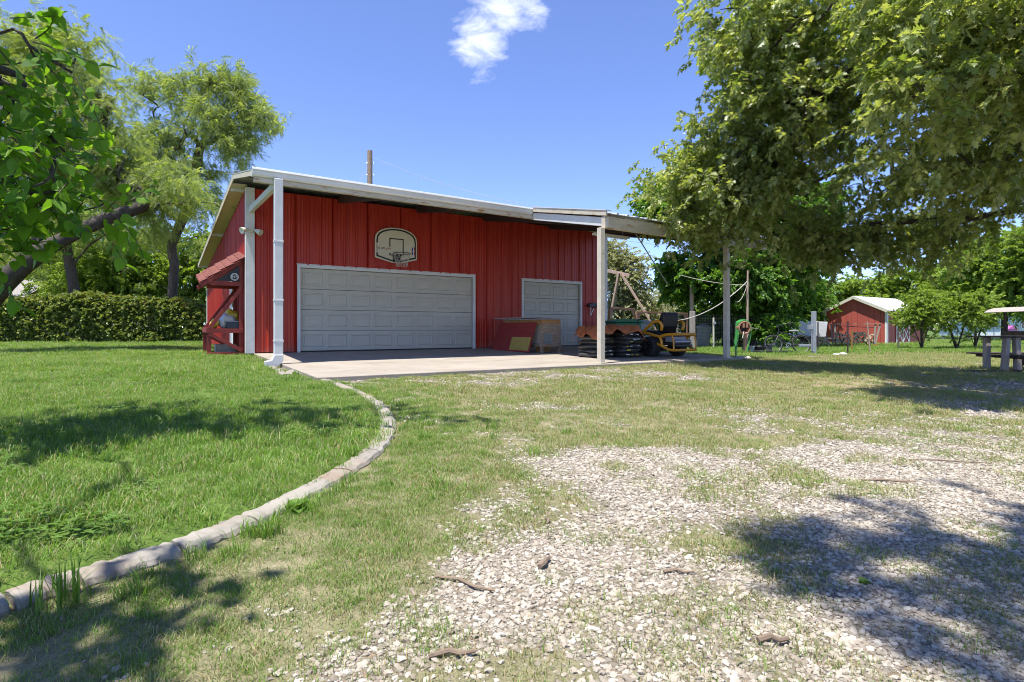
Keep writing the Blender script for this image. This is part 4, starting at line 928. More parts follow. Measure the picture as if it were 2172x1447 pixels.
for s in (0, 1):
    y0, y1 = (-.16, GW / 2) if s == 0 else (GW + .16, GW / 2)
    z0 = EH - .09
    MB().prism([(-.15, 0), (SLn + .15, 0)], None, None) if False else None
    m = MB(); m.add([(-.16, y0, z0), (SLn + .15, y0, z0), (SLn + .15, y1, RH), (-.16, y1, RH), (-.16, y0, z0 + .04), (SLn + .15, y0, z0 + .04), (SLn + .15, y1, RH + .04), (-.16, y1, RH + .04)], [(0, 1, 2, 3), (4, 7, 6, 5), (0, 4, 5, 1), (1, 5, 6, 2), (2, 6, 7, 3), (3, 7, 4, 0)])
    rf = m.build('roof_slope', M['roofwhite'], sh)
    for k in range(17): MB().beam((-.15 + k * .33, y0, z0 + .05), (-.15 + k * .33, y1, RH + .05), .03, .02).build('roof_rib', M['roofwhite'], rf)
    MB().beam((-.17, y0, z0 - .03), (-.17, y1, RH - .03), .03, .16).build('rake_trim', M['offwhite'], sh)
sd_ = MB().b2((1.15, -.03, .06), (2.75, -.005, 1.85)).build('double_door', M['red_shed'], sh)
for a, b in (((1.15, 0), (1.15, 1.9)), ((2.75, 0), (2.75, 1.9)), ((1.95, 0), (1.95, 1.05)), ((1.15, 1.05), (2.75, 1.05)), ((1.15, .08), (2.75, .08)), ((1.15, .1), (1.95, 1.0)), ((1.95, .1), (1.15, 1.0)), ((1.95, .1), (2.75, 1.0)), ((2.75, .1), (1.95, 1.0))):
    MB().beam((a[0], -.045, a[1]), (b[0], -.045 - .004 * (a[0] != b[0] and a[1] != b[1]), b[1]), .06, .02, (0, 1, 0)).build('white_batten', M['white'], sd_)
# rack
ra, rb = G(1765, 28.2), G(1862, 27.2)
rk = thing('firewood_rack', 'grey wooden firewood rack with a top rail before the shed', 'rack', ra); d = rb - ra; d.z = 0; RL = d.length; rz_ = math.atan2(d.y, d.x); rk.rotation_euler = (0, 0, rz_)
for x, ln in ((0, -.05), (.14, -.02), (RL - .02, .12), (RL - .14, .05)): MB().beam((x - ln, .0, 0), (x + ln, .0, 1.12), .08, .08).build('upright', M['wood_grey'], rk)
MB().beam((-.02, -.05, 1.12), (RL + .12, -.05, 1.12), .03, .03).build('top_rail', M['wood_tan'], rk)
MB().beam((.05, .1, 1.05), (RL, .1, .92), .03, .03).build('cross_rail', M['dark_steel'], rk)
MB().beam((0, .12, .08), (RL, .12, .08), .07, .08).build('skid', M['wood_y'], rk); MB().beam((0, -.12, .08), (RL, -.12, .08), .07, .08).build('skid', M['wood_y'], rk)
logs = []
for q in range(6):
    r_ = np.random.default_rng(q + 50); P = [(.075 * r_.uniform(.75, 1.1) * math.cos(a), .075 * r_.uniform(.7, 1.1) * math.sin(a)) for a in np.linspace(0, 2 * math.pi, 8)[:-1]]
    if q % 2: P = P[:5]
    mb = MB(); mb.prism(P, lambda x, z: (x, -.20, z), lambda x, z: (x, .20, z)); me = mb.mesh('log'); me.materials.append(M['log']); me.materials.append(M['logend']); me.polygons[0].material_index = 1; me.polygons[1].material_index = 1; logs.append(me)
def addlog(p, rz, lab, grp):
    o = bpy.data.objects.new('log', logs[random.randrange(6)]); C.objects.link(o); o.location = p; s = random.uniform(.8, 1.15); o.scale = (s, 1, s)
    o.rotation_euler = (random.uniform(-.08, .08), random.uniform(0, 6.28), rz + random.uniform(-.12, .12)); tag(o, lab, 'log', grp)
for row in range(5):
    for k in range(int((RL - .3) / .145)):
        z = .20 + row * .118
        if row == 4 and random.random() < .35: continue
        p = rk.location + Matrix.Rotation(rz_, 3, 'Z') @ Vector((.20 + k * .145 + (row % 2) * .07, random.uniform(-.05, .05), z)); addlog(p, rz_, 'split log stacked in the firewood rack by the shed', 'logs in the firewood rack')
lp0, lp1 = G(1733, 28.6), G(1762, 28.3)
for row in range(4):
    nk = 6 - row
    for k in range(nk):
        p = lp0.lerp(lp1, (k + .5 + row * .5) / 6); addlog(p + Vector((0, random.uniform(-.05, .05), .07 + row * .118)), rz_, 'split log in the low pile left of the firewood rack', 'logs in the low pile')
for k, (px, pd, ht, m_, lean, lab) in enumerate(((1798, 19.5, 1.15, 'dark_steel', .01, 'dark steel stake standing in front of the firewood rack'), (1846, 20.0, 1.15, 'wood_tan', -.10, 'leaning pale wooden stake at the right end of firewood'), (1735, 21, 1.15, 'dark_steel', 0, 'dark steel stake just right of the grey post'), (1905, 24, 1.7, 'wood_tan', .0, 'thin wooden stake in front of the shed door'), (1806, 22, .85, 'wood_y', .03, 'short wooden stake in front of the log stack'))):
    o = MB().beam((0, 0, -.1), (lean * ht, 0, ht), .035, .035).build('fence_stake', M[m_], None); place(o, G(px, pd)); tag(o, lab, 'stake', 'stakes in the yard')
for k, (px, dp, s) in enumerate(((1786, 18.4, .2), (1772, 18.2, .14))):
    o = softbag('yard_rock', (s * 1.4, s, s * .7), M['stone_grey'], seed=80 + k, amp=.06); place(o, G(px, dp) + Vector((0, 0, s * .15))); tag(o, ('larger' if k == 0 else 'smaller') + ' pale rock in the grass below the steel stake', 'rock')
# white panel and far chain-link fence
o = thing('white_trailer', 'white sheet-sided trailer parked behind the bicycle', 'trailer', G(1712, 30), -.1)
MB().prism([(-.9, .45), (.75, .45), (.85, 1.25), (-.7, 1.3)], lambda x, z: (x, -.5, z), lambda x, z: (x, .5, z)).build('body', M['white'], o, bevel=.02)
for s in (-1, 1): MB().lathe([(0, -.06), (.26, -.06), (.28, 0), (.26, .06), (0, .06)], 18, Matrix.Translation((.1, s * .6, .28)) @ rotm('X', R(90))).build('wheel', M['rubber'], o, smooth=True)
MB().beam((.6, 0, .4), (1.6, 0, .35), .08, .08).build('drawbar', M['steel'], o)
cf = thing('chain_link_fence', 'long low grey chain-link fence crossing the far yard', 'fence', G(1640, 38)); e = G(2300, 44) - cf.location; e.z = 0; cf.rotation_euler = (0, 0, math.atan2(e.y, e.x)); Ln = e.length
for k in range(int(Ln / 2.4) + 1): MB().tube([(k * 2.4, 0, -.1), (k * 2.4, 0, 1.2)], .03, 6).build('post', M['steel'], cf)
MB().tube([(0, 0, 1.15), (Ln, 0, 1.15)], .022, 6).build('top_rail', M['steel'], cf)
mb = MB()
for k in range(int(Ln / .09)):
    for s in (-1, 1):
        x = k * .09; mb.add([(x, 0, .04), (x + .006, 0, .04), (x + s * .55 + .006, .002, 1.14), (x + s * .55, .002, 1.14)], [(0, 1, 2, 3)])
tag(mb.build('wire_mesh', M['steel'], cf), kind='stuff')

# ------------------------------------------------------------------ table and shelter at the right edge, far house
tb = thing('picnic_table', 'dark weathered picnic table with grey legs at the right edge of the yard', 'table', G(2132, 12.5), -.06)
TZ = .76
for k in range(4): MB().b2((-.58, -.36 + k * .19, TZ), (1.9, -.19 + k * .19, TZ + .035)).build('top_plank', M['bark_dark'], tb, bevel=.004)
for x, ln in ((-.17, .04), (.05, -.03), (1.35, .0), (1.55, .0)): MB().beam((x - ln, -.24, -.05), (x + ln * .3, -.24, TZ), .10, .12).build('leg', M['wood_grey'], tb, bevel=.006)
for x in (-.17, 1.45): MB().beam((x, .30, -.05), (x, .30, TZ), .10, .12).build('leg', M['wood_grey'], tb, bevel=.006)
for y in (-.62, .62):
    for k in range(2): MB().b2((-.30, y - .15 + k * .15, .36), (1.85, y - .01 + k * .15, .395)).build('seat_plank', M['bark_dark'], tb, bevel=.004)
for x in (-.05, 1.5): MB().b2((x - .02, -.76, .29), (x + .02, .76, .36)).build('seat_bearer', M['bark_dark'], tb)
MB().beam((.25, -.05, .1), (.75, -.05, .72), .05, .09).build('brace', M['bark_dark'], tb)
o = MB().b2((-.75, -.09, 0), (.55, .09, .05)).build('ground_plank', M['bark_dark'], None, bevel=.008); place(o, G(2112, 12.0) + Vector((0, 0, .0)), (0, 0, .1)); tag(o, 'dark plank lying on the grass before the picnic table', 'plank')
sr = thing('garden_shelter', 'low garden shelter with curved grey roof behind the picnic table', 'shelter', G(2172, 18.5), .05)
P = [(-.75, 1.50), (-.62, 1.58), (-.4, 1.64), (0, 1.67), (1.2, 1.67), (1.2, 1.60), (-.4, 1.575), (-.75, 1.48)]
MB().prism(P, lambda x, z: (x, -.7, z), lambda x, z: (x, .7, z)).build('roof', M['wood_grey'], sr, bevel=.01)
for x in (-.12, 1.1):
    for y in (-.55, .55): MB().beam((x, y, -.1), (x, y, 1.58), .07, .07).build('post', M['bark_dark'], sr)
MB().b2((-.3, -.5, .55), (1.1, .5, .85)).build('shelf_box', M['bark_dark'], sr, bevel=.01)
fh = thing('far_house', 'pale blue house with white foundation beyond the far fence', 'house', G(2150, 68), -.1)
MB().b2((-4.2, 0, .0), (14, 7, 2.7)).build('wall', M['pale_blue'], fh); MB().b2((-4.25, -.06, -.3), (14, .0, .42)).build('foundation', M['white'], fh)
MB().prism([(-.5, 2.7), (7.5, 2.7), (3.5, 4.4)], lambda y, z: (-4.6, y, z), lambda y, z: (14.4, y, z)).build('roof', M['roof_grey'], fh)
for x in (.8, 4.0):
    w_ = MB().b2((x, -.07, .9), (x + .9, -.003, 2.1)).build('window', M['white'], fh); MB().b2((x + .08, -.08, .98), (x + .82, -.072, 2.02)).build('pane', M['glass'], w_)
MB().b2((-1.6, -.05, 0), (-1.45, -.003, 2.7)).build('trim', M['white'], fh)
o = thing('pink_playhouse', 'pink plastic playhouse on the grass before the far house', 'toy', G(2142, 60), 0)
MB().b2((-.5, -.4, 0), (.5, .4, .85)).build('body', M['pink'], o, bevel=.05); MB().prism([(-.6, .85), (.6, .85), (0, 1.3)], lambda x, z: (x, -.45, z), lambda x, z: (x, .45, z)).build('roof', M['pink'], o)
hb = thing('neighbour_house', 'tan brick house with grey shingle roof behind the hedge at left', 'house', G(-60, 33), .15)
MB().b2((-9, 0, 0), (2.6, 8, 2.3)).build('wall', M['brick'], hb); MB().b2((-9.3, -.5, 2.3), (3.1, .02, 2.5)).build('fascia', M['offwhite'], hb)
MB().prism([(-.5, 2.5), (8.5, 2.5), (4, 4.6)], lambda y, z: (-9.3, y, z), lambda y, z: (3.1, y, z)).build('roof', M['roof_grey'], hb)

# ------------------------------------------------------------------ poles and wires
up = thing('utility_pole', 'brown wooden utility pole rising behind the garage roof', 'pole', G(784.5, 31), 0)
MB().tube([(0, 0, -.2), (0, 0, at(784, 320, 31).z - up.location.z)], [.17, .145], 12).build('shaft', M['wood'], up, smooth=True)
for z in (9.3, 9.95): MB().tube([(-.2, 0, z), (.22, 0, z)], .02, 6).build('bolt', M['steel'], up)
def wire(lab, P, r=.012, m='cable', name='cable'):
    o = MB().tube(P, r, 5, cap=False).build(name, M[m], None); return tag(o, lab, 'cable')
wire('thin overhead cable running from the utility pole top toward the canopy', sag(at(787, 332, 31), at(1185, 446, 24), .35), .011)
wire('short guy cable on the left side of the utility pole', sag(at(781, 352, 31), at(748, 405, 30), .05), .010)
wire('pale line strung from the tall post to the thin pole', sag(at(1445, 584, 24), at(1590, 605, 22.5), .1), .012, 'rope')
wire('pale rope sagging from the mower past the canopy post to the thin pole', sag(at(1432, 681, 21), at(1586, 596, 22.5), .32), .016, 'rope')
wire('rope loop hanging from the thin pole', sag(at(1586, 600, 22.4), at(1560, 640, 22.3), .25), .012, 'rope')
wire('dark cable hanging diagonally below the canopy', [at(1347, 494, 15.0), at(1396, 572, 17.0), at(1415, 602, 18)], .018)
wire('thin overhead wire in the sky gap under the canopy', sag(at(1288, 503, 40), at(1420, 520, 40), .1), .012)
wire('thin overhead wire above the swing frame', sag(at(1355, 574, 45), at(1440, 568, 45), .1), .014)
rp = thing('rusty_pole', 'straight rusty pole standing behind the small shed', 'pole', G(1757, 40), 0)
MB().tube([(0, 0, -.1), (0, 0, 4.1)], .11, 8).build('shaft', M['rust_pipe'], rp, smooth=True)
MB().tube([(-.0, 0, 4.1), (0, 0, 4.16)], .13, 8).build('cap', M['rust_pipe'], rp)

# ------------------------------------------------------------------ vegetation: leaf templates scattered on points by geometry nodes
M['oakleaf'] = leafmat('oak_leaf', (.125, .185, .034), (.370, .400, .170), .40, .50, spec=.6)
M['broadleaf'] = leafmat('broad_leaf', (.060, .145, .020), (.160, .285, .048), .45, .45)
M['limeleaf'] = leafmat('lime_leaf', (.135, .225, .030), (.290, .380, .075), .5, .48)
M['mesquite'] = leafmat('mesquite_leaf', (.160, .225, .065), (.320, .370, .140), .55, .52)
M['mulberry'] = leafmat('mulberry_leaf', (.065, .165, .014), (.165, .310, .030), .5, .52, spec=.3)
M['hedgeleaf'] = leafmat('hedge_leaf', (.070, .125, .020), (.270, .310, .085), .4, .34, spec=.5)
M['hedgetip'] = leafmat('hedge_tip', (.20, .19, .04), (.36, .26, .08), .5, .3)
M['greyleaf'] = leafmat('grey_leaf', (.19, .21, .11), (.42, .42, .27), .6, .35)
M['grass'] = leafmat('grass_blade', (.085, .190, .022), (.205, .330, .055), .5, .38)
M['drygrass'] = leafmat('dry_grass_blade', (.175, .200, .085), (.345, .345, .180), .65, .30)
M['straw'] = leafmat('straw', (.30, .23, .10), (.42, .34, .18), .7, .2)
M['weed'] = leafmat('weed_leaf', (.06, .14, .015), (.14, .24, .04), .5, .35)
def gravelmat():
    m, t, b, o = newmat('gravel_stone'); oi = t.nodes.new('ShaderNodeObjectInfo')
    c = ramp(t, oi.outputs['Random'], [(0, (.17, .145, .115)), (.35, (.29, .255, .205)), (.75, (.375, .34, .285)), (1, (.46, .43, .375))])
    c = mixc(t, mth(t, 'MULTIPLY', noise(t, 60, 5, .7), .4), c, (.30, .25, .19)); lk(t, c, b.inputs['Base Color']); b.inputs['Roughness'].default_value = .9; b.inputs['Specular IOR Level'].default_value = .2; return m
M['gravel'] = gravelmat()

def leaf_shape(kind):
    """2-D outline (x across, y along) as triangle-fan friendly rows: list of (y, halfwidth)"""
    return {'ovate': [(0, .0), (.18, .30), (.42, .40), (.72, .24), (1, 0)], 'lance': [(0, 0), (.4, .14), (1, 0)],
            'broad': [(0, .1), (.15, .40), (.4, .46), (.7, .30), (1, 0)], 'round': [(0, .05), (.3, .36), (.7, .34), (1, 0)]}[kind]
def add_leaf(vs, fs, p, d, nrm, size, kind, droop=.25):
    d = d.normalized(); s = d.cross(nrm)
    if s.length < 1e-4: s = d.orthogonal()
    s.normalize(); n = s.cross(d).normalized(); o = len(vs)
    if kind == 'oak':                                          # deeply lobed leaf
        L_ = [(0, .02), (.18, .10), (.26, .34), (.36, .12), (.50, .46), (.60, .13), (.74, .34), (.80, .10), (1, 0)]
    else: L_ = leaf_shape(kind)
    for y, hw in L_:
        c = p + d * (y * size) - Vector((0, 0, droop * size * y * y)) ; sw_ = s * hw * size; up_ = n * hw * size * .28
        vs += [c - sw_ + up_, c - n * .02 * size, c + sw_ + up_]
    for i in range(len(L_) - 1):
        a = o + 3 * i; fs += [(a, a + 1, a + 4, a + 3), (a + 1, a + 2, a + 5, a + 4)]
def template(name, vs, fs, mats, midx=None):
    me = bpy.data.meshes.new(name); me.from_pydata([tuple(v) for v in vs], [], fs)
    for m in (mats if isinstance(mats, list) else [mats]): me.materials.append(m)
    if midx is not None: me.polygons.foreach_set('material_index', midx)
    me.update(); return bpy.data.objects.new(name, me)         # never linked: only its geometry is instanced
def rv(r=random):
    while True:
        v = Vector((r.uniform(-1, 1), r.uniform(-1, 1), r.uniform(-1, 1)))
        if .05 < v.length < 1: return v.normalized()
def spray(name, m, kind, nleaf, length, size, spread=.9, droop=.25, hang=.3, seed=0, twigm=None):
    """a twig along +X with leaves along it"""
    r = random.Random(seed); vs, fs = [], []; mi = []
    pts = [Vector((length * t, .06 * length * math.sin(3 * t + seed), -hang * length * t * t)) for t in np.linspace(0, 1, 6)]
    mb = MB().tube(pts, [.006, .005, .005, .004, .003, .002], 3, cap=False); vs += [Vector(v) for v in mb.v]; fs += mb.f; mi += [1] * len(mb.f)
    for k in range(nleaf):
        t = (k + r.random()) / nleaf * .95 + .05; i = min(int(t * 5), 4); p = pts[i].lerp(pts[i + 1], t * 5 - i)
        a = k * 2.4 + r.uniform(-.5, .5); d = Vector((.55, spread * math.cos(a), spread * math.sin(a) * .7 - .1)) + rv(r) * .35
        nrm = (Vector((0, 0, 1)) + rv(r) * .8); n0 = len(fs)
        add_leaf(vs, fs, p, d, nrm, size * r.uniform(.7, 1.2), kind, droop); mi += [0] * (len(fs) - n0)
    return template(name, vs, fs, [m, twigm or M['bark']], mi)
def frond(name, m, seed, n=9, length=.30):
    """feathery mesquite spray: thin drooping stalks edged with narrow leaflets"""
    r = random.Random(seed); vs, fs = [], []
    for k in range(n):
        p = Vector((r.uniform(0, .25), r.uniform(-.08, .08), r.uniform(-.08, .08))); d = (Vector((.5, 0, -.35)) + rv(r) * .75).normalized(); ln = length * r.uniform(.6, 1.2)
        s = d.cross(rv(r)).normalized()
        for j in range(12):
            t = (j + 1) / 12; q = p + d * ln * t - Vector((0, 0, .3 * ln * t * t))
            for sg in (-1, 1):
                ld = (s * sg + d * .35 + rv(r) * .2).normalized(); e = q + ld * .038; wv = d * .0075; o = len(vs); vs += [q - wv, q + wv, e + wv * .5, e - wv * .5]; fs.append((o, o + 1, o + 2, o + 3))
    return template(name, vs, fs, m)
def scatter(name, pts, rots, scl, idx, temps, parent=None, loc=None):
    me = bpy.data.meshes.new(name); P = np.asarray(pts, np.float32)
    if loc is not None: P = P - np.array(loc, np.float32)
    me.vertices.add(len(P)); me.vertices.foreach_set('co', P.ravel())
    a = me.attributes.new('rot', 'FLOAT_VECTOR', 'POINT'); a.data.foreach_set('vector', np.asarray(rots, np.float32).ravel())
    sv = np.asarray(scl, np.float32)
    if sv.ndim == 1: sv = np.repeat(sv[:, None], 3, 1)
    a = me.attributes.new('scl', 'FLOAT_VECTOR', 'POINT'); a.data.foreach_set('vector', sv.ravel())
    a = me.attributes.new('idx', 'INT', 'POINT'); a.data.foreach_set('value', np.asarray(idx, np.int32))
    o = bpy.data.objects.new(name, me); C.objects.link(o)
    if parent: o.parent = parent
    ng = bpy.data.node_groups.new(name + '_scatter', 'GeometryNodeTree')
    ng.interface.new_socket('Geometry', in_out='INPUT', socket_type='NodeSocketGeometry'); ng.interface.new_socket('Geometry', in_out='OUTPUT', socket_type='NodeSocketGeometry')
    N = ng.nodes; gi = N.new('NodeGroupInput'); go = N.new('NodeGroupOutput'); ip = N.new('GeometryNodeInstanceOnPoints'); jn = N.new('GeometryNodeJoinGeometry')
    for tmp in reversed(temps):
        oi = N.new('GeometryNodeObjectInfo'); oi.inputs['Object'].default_value = tmp; oi.inputs['As Instance'].default_value = False
        g2 = N.new('GeometryNodeGeometryToInstance'); ng.links.new(oi.outputs['Geometry'], g2.inputs[0]); ng.links.new(g2.outputs[0], jn.inputs[0])
    def na(nm, ty):
        n = N.new('GeometryNodeInputNamedAttribute'); n.data_type = ty; n.inputs['Name'].default_value = nm; return n.outputs['Attribute']
    e2 = N.new('FunctionNodeEulerToRotation'); ng.links.new(na('rot', 'FLOAT_VECTOR'), e2.inputs[0])
    ng.links.new(gi.outputs[0], ip.inputs['Points']); ng.links.new(jn.outputs[0], ip.inputs['Instance']); ip.inputs['Pick Instance'].default_value = True
    ng.links.new(na('idx', 'INT'), ip.inputs['Instance Index']); ng.links.new(e2.outputs[0], ip.inputs['Rotation']); ng.links.new(na('scl', 'FLOAT_VECTOR'), ip.inputs['Scale'])
    ng.links.new(ip.outputs[0], go.inputs[0])
    md_ = o.modifiers.new('scatter', 'NODES'); md_.node_group = ng
    return o

T = {}
T['oak'] = [spray('oak_spray', M['oakleaf'], 'oak', nl, .42, sz, seed=s, droop=.35, hang=hg_) for s, nl, sz, hg_ in ((1, 13, .135, .35), (2, 17, .11, .1), (3, 10, .155, .5), (23, 16, .12, .25))]
T['broad'] = [spray('broad_spray', M['broadleaf'], 'ovate', 22, .60, .14, seed=s) for s in (4, 5, 6)]
T['lime'] = [spray('lime_spray', M['limeleaf'], 'ovate', 24, .62, .12, seed=s) for s in (7, 8, 9)]
T['mesq'] = [frond('mesquite_spray', M['mesquite'], s) for s in (1, 2, 3)]
T['mulb'] = [spray('mulberry_spray', M['mulberry'], 'broad', 7, .38, .115, seed=s, droop=.35, hang=.15) for s in (11, 12, 13)]
T['hedge'] = [spray('hedge_spray', M['hedgeleaf'], 'ovate', 22, .28, .070, seed=s) for s in (14, 15, 16)] + [spray('hedge_spray', M['hedgetip'], 'ovate', 14, .22, .06, seed=17)]
T['grey'] = [spray('grey_spray', M['greyleaf'], 'ovate', 22, .55, .09, seed=s) for s in (18, 19)]
T['shrub'] = [spray('shrub_spray', M['limeleaf'], 'ovate', 20, .42, .085, seed=s) for s in (20, 21, 22)]

def build_tree(name, label, cat, base, trunk, clusters, kind, n_tip, n_spray, r0=.2, sscale=1.0, seed=0, bark='bark', sink=.35, upright=.0, group=None, shell=.5, extra=None):
    """trunk: list of points; clusters: (centre, radii, weight). A skeleton is grown out to tips in the clusters, then twigs of leaves are set on it."""
    r = np.random.default_rng(seed); base = Vector(base); t = thing(name, label, cat, base, 0, group)
    nodes = [np.array(p, float) for p in trunk]; par = [-1] + list(range(len(trunk) - 1)); isb = [False] * len(nodes)
    if extra:
        for br in extra:                                         # explicit limbs: first number is the node they leave
            k = br[0]
            for p in br[1:]: nodes.append(np.array(p, float)); par.append(k); isb.append(True); k = len(nodes) - 1
    w_ = np.array([c[2] for c in clusters], float); w_ /= w_.sum(); tips = []
    for _ in range(n_tip):
        c = clusters[r.choice(len(clusters), p=w_)]; v = r.normal(size=3); v /= np.linalg.norm(v); v *= r.uniform(shell, 1) if r.random() < .7 else r.uniform(0, 1)
        tips.append(np.array(c[0]) + v * np.array(c[1]))
    top = nodes[len(trunk) - 1]; tips.sort(key=lambda p: np.linalg.norm(p - top))
    tipidx = []
    start = max(1, int(len(trunk) * .45))
    for p in tips:
        A = np.array(nodes[start:]); d = np.linalg.norm(A - p, axis=1) + .25 * np.linalg.norm(A - top, axis=1); k = int(np.argmin(d)) + start
        q = nodes[k]; dist = np.linalg.norm(p - q); ns = max(1, min(4, int(dist / .45) + 1)); prev = k
        for j in range(1, ns + 1):
            f = j / ns; m = q + (p - q) * f
            if j < ns: m = m + r.normal(size=3) * .07 * dist + np.array([0, 0, .10 * dist * math.sin(f * math.pi) * (1 if upright >= 0 else -1)])
            nodes.append(m); par.append(prev); prev = len(nodes) - 1; isb.append(True)
        tipidx.append(prev)
    n = len(nodes); rad = np.full(n, 0.0); ch = [[] for _ in range(n)]
    for i in range(1, n): ch[par[i]].append(i)
    for i in range(n - 1, -1, -1):
        rad[i] = .008 if not ch[i] else (sum(rad[c] ** 2.2 for c in ch[i])) ** (1 / 2.2)
    k = r0 / rad[0]; ex = math.log(r0 / .008) / math.log(max(rad[0] / .008, 1.01)); rad = .008 * (rad / .008) ** ex
    # tubes: follow the thickest child
    mbT, mbB = MB(), MB(); loc = np.array(base)
    def chain(i, first):
        P = [] if first is None else [first]; Rr = [] if first is None else [min(rad[i] * 1.05, rad[first])]
        pts = [] if first is None else [first]; cur = i; todo = []
        while True:
            pts.append(cur)
            if not ch[cur]: break
            c = sorted(ch[cur], key=lambda x: -rad[x]); todo += [(cur, x) for x in c[1:]]; cur = c[0]
        rr = [rad[x] for x in pts]
        if first is not None: rr[0] = min(rr[0], rad[pts[1]] * 1.1)
        return pts, rr, todo
    stack = [(None, 0)]
    while stack:
        f, i = stack.pop(); pts, rr, todo = chain(i, f); stack += todo
        q = [tuple(nodes[x] - loc) for x in pts]
        if len(q) > 1:
            if len(q) > 2:
                sm = smooth_line([Vector(x) for x in q], 2); r2 = []
                for a in range(len(rr) - 1): r2 += [rr[a], (rr[a] + rr[a + 1]) / 2]
                r2.append(rr[-1]); q, rr = sm, r2
            (mbT if f is None else mbB).tube(q, rr, 10 if f is None else (6 if rr[0] > .03 else 4), cap=False)
    mbT.build('trunk', M[bark], t, smooth=True, fix=False)
    if mbB.v: mbB.build('branches', M[bark], t, smooth=True, fix=False)
    # leaf sprays near the tips and on the outer twigs
    cand = [i for i in range(len(trunk), n) if rad[i] < .035]; pts = []; rots = []; sc_ = []
    ti = np.array(tipidx)
    for _ in range(n_spray):
        i = int(r.choice(ti)) if r.random() < .7 else int(r.choice(cand)); p = nodes[i] + r.normal(size=3) * sink * .45
        d = nodes[i] - nodes[par[i]]; d = d / (np.linalg.norm(d) + 1e-6) + r.normal(size=3) * .7; yaw = math.atan2(d[1], d[0]); pit = -math.asin(max(-1, min(1, d[2] / np.linalg.norm(d)))) * .7
        pts.append(p); rots.append((r.uniform(-.6, .6), pit + r.uniform(-.2, .35), yaw)); sc_.append(sscale * r.uniform(.75, 1.25))
    tm = T[kind]; co = scatter('crown', pts, rots, sc_, r.integers(0, len(tm), len(pts)), tm, t, base); tag(co, kind='stuff')
    return t
def P3(px, py, d): p = at(px, py, d); return (p.x, p.y, p.z)

# large oak on the right: trunk just outside the frame, limbs reaching in over the yard
ob = (12.6, 9.3, gz(12.6, 9.3))
build_tree('oak_tree', 'large oak with lobed leaves reaching in over the yard from the right', 'tree', ob,
    [ob, (12.5, 9.3, 1.0), (12.3, 9.3, 2.4), (11.8, 9.2, 3.6), (11.2, 9.0, 4.8), (10.6, 8.8, 6.2)],
    [((4.65, 12.0, 3.65), (1.65, 1.5, 1.2), 2.8), ((5.4, 11.2, 5.3), (1.8, 1.8, 1.5), 2.6), ((5.7, 11.0, 6.8), (2.2, 1.9, 1.5), 1.5), ((9.0, 8.8, 5.4), (3.0, 2.6, 2.2), 3.4), ((8.0, 9.6, 3.6), (2.4, 1.8, .75), 1.6),
     ((8.6, 11.6, 2.65), (2.0, 1.3, .5), .6), ((5.6, 6.6, 4.0), (1.35, 1.2, .85), 1.4), ((11.5, 9, 8), (3.5, 3.5, 2), 1.2), ((7.0, 8.0, 5.6), (1.7, 1.5, 1.3), 1.6), ((6.9, 11.8, 2.6), (1.1, 1, .45), .7)],
    'oak', 760, 8200, .34, .86, 31, 'bark_dark', .55,
    extra=[(2, (10.8, 9.9, 2.95), (9.0, 10.8, 2.75), (7.4, 11.4, 2.75), (5.8, 11.9, 3.0)), (3, (10.2, 8.6, 4.0), (8.4, 8.2, 4.2), (6.8, 7.4, 4.1))])
# leafy tree behind the canopy
b = tuple(G(1590, 26.5))
build_tree('shade_tree', 'dense dark green broadleaf tree behind the canopy and wire fence', 'tree', b, [b, (b[0], b[1], 1.2), (b[0] - .2, b[1], 2.6), (b[0] - .3, b[1], 4.2), (b[0] - .4, b[1], 6.0)],
    [(P3(1530, 410, 26.5), (2.6, 2.6, 2.4), 3), (P3(1425, 440, 26), (1.1, 1.2, 1.1), 1), (P3(1600, 590, 26), (3.3, 2.4, 1.7), 3.2), (P3(1455, 590, 26), (1.1, 1.2, 1.0), 1), (P3(1660, 480, 27), (2.6, 2.4, 2.6), 2.5)],
    'broad', 420, 6800, .28, 1.0, 32, 'bark_dark', .5)
# mesquites on the left
b = tuple(G(-90, 13.5))
build_tree('mesquite_tree', 'leaning mesquite with a thick dark trunk at the left edge behind the mulberry leaves', 'tree', b,
    [b, P3(-60, 690, 13.5), P3(10, 600, 13.5), P3(70, 545, 13.7), P3(130, 510, 14), P3(220, 466, 14.5), P3(300, 438, 15)],
    [(P3(110, 120, 15.5), (1.3, 1.5, 1.0), 2), (P3(170, 240, 15.5), (1.3, 1.5, 1.0), 2), (P3(60, 310, 15), (1.3, 1.5, 1.1), 2), (P3(240, 350, 15.5), (1.0, 1.2, .7), 1.3), (P3(330, 410, 15.5), (1.6, 1.2, .5), 1.3), (P3(-60, 200, 14.5), (1.8, 1.8, 2.0), 1.5)],
    'mesq', 320, 2100, .24, .95, 33, 'bark_dark', .7, extra=[(3, P3(95, 420, 14), P3(100, 300, 14.5), P3(130, 200, 15)), (3, P3(45, 470, 13.8), P3(20, 380, 14)), (6, P3(420, 428, 15.4), P3(500, 440, 15.6))])
b = tuple(G(163, 27))
build_tree('mesquite_tree', 'dark-trunked mesquite growing behind the middle of the hedge', 'tree', b,
    [b, P3(160, 640, 27), P3(150, 570, 27), P3(140, 520, 27)],
    [(P3(100, 470, 27), (2.4, 2, 1.3), 2), (P3(220, 470, 27), (2.4, 2, 1.3), 2), (P3(150, 400, 27.5), (2.2, 2, 1.4), 1.6), (P3(40, 540, 27), (1.6, 1.6, 1.0), .8)],
    'mesq', 220, 1100, .24, 1.1, 34, 'bark', .8, extra=[(1, P3(110, 600, 26.5), P3(60, 570, 26.3)), (2, P3(190, 520, 26.8), P3(235, 490, 26.6))])
b = tuple(G(366, 26))
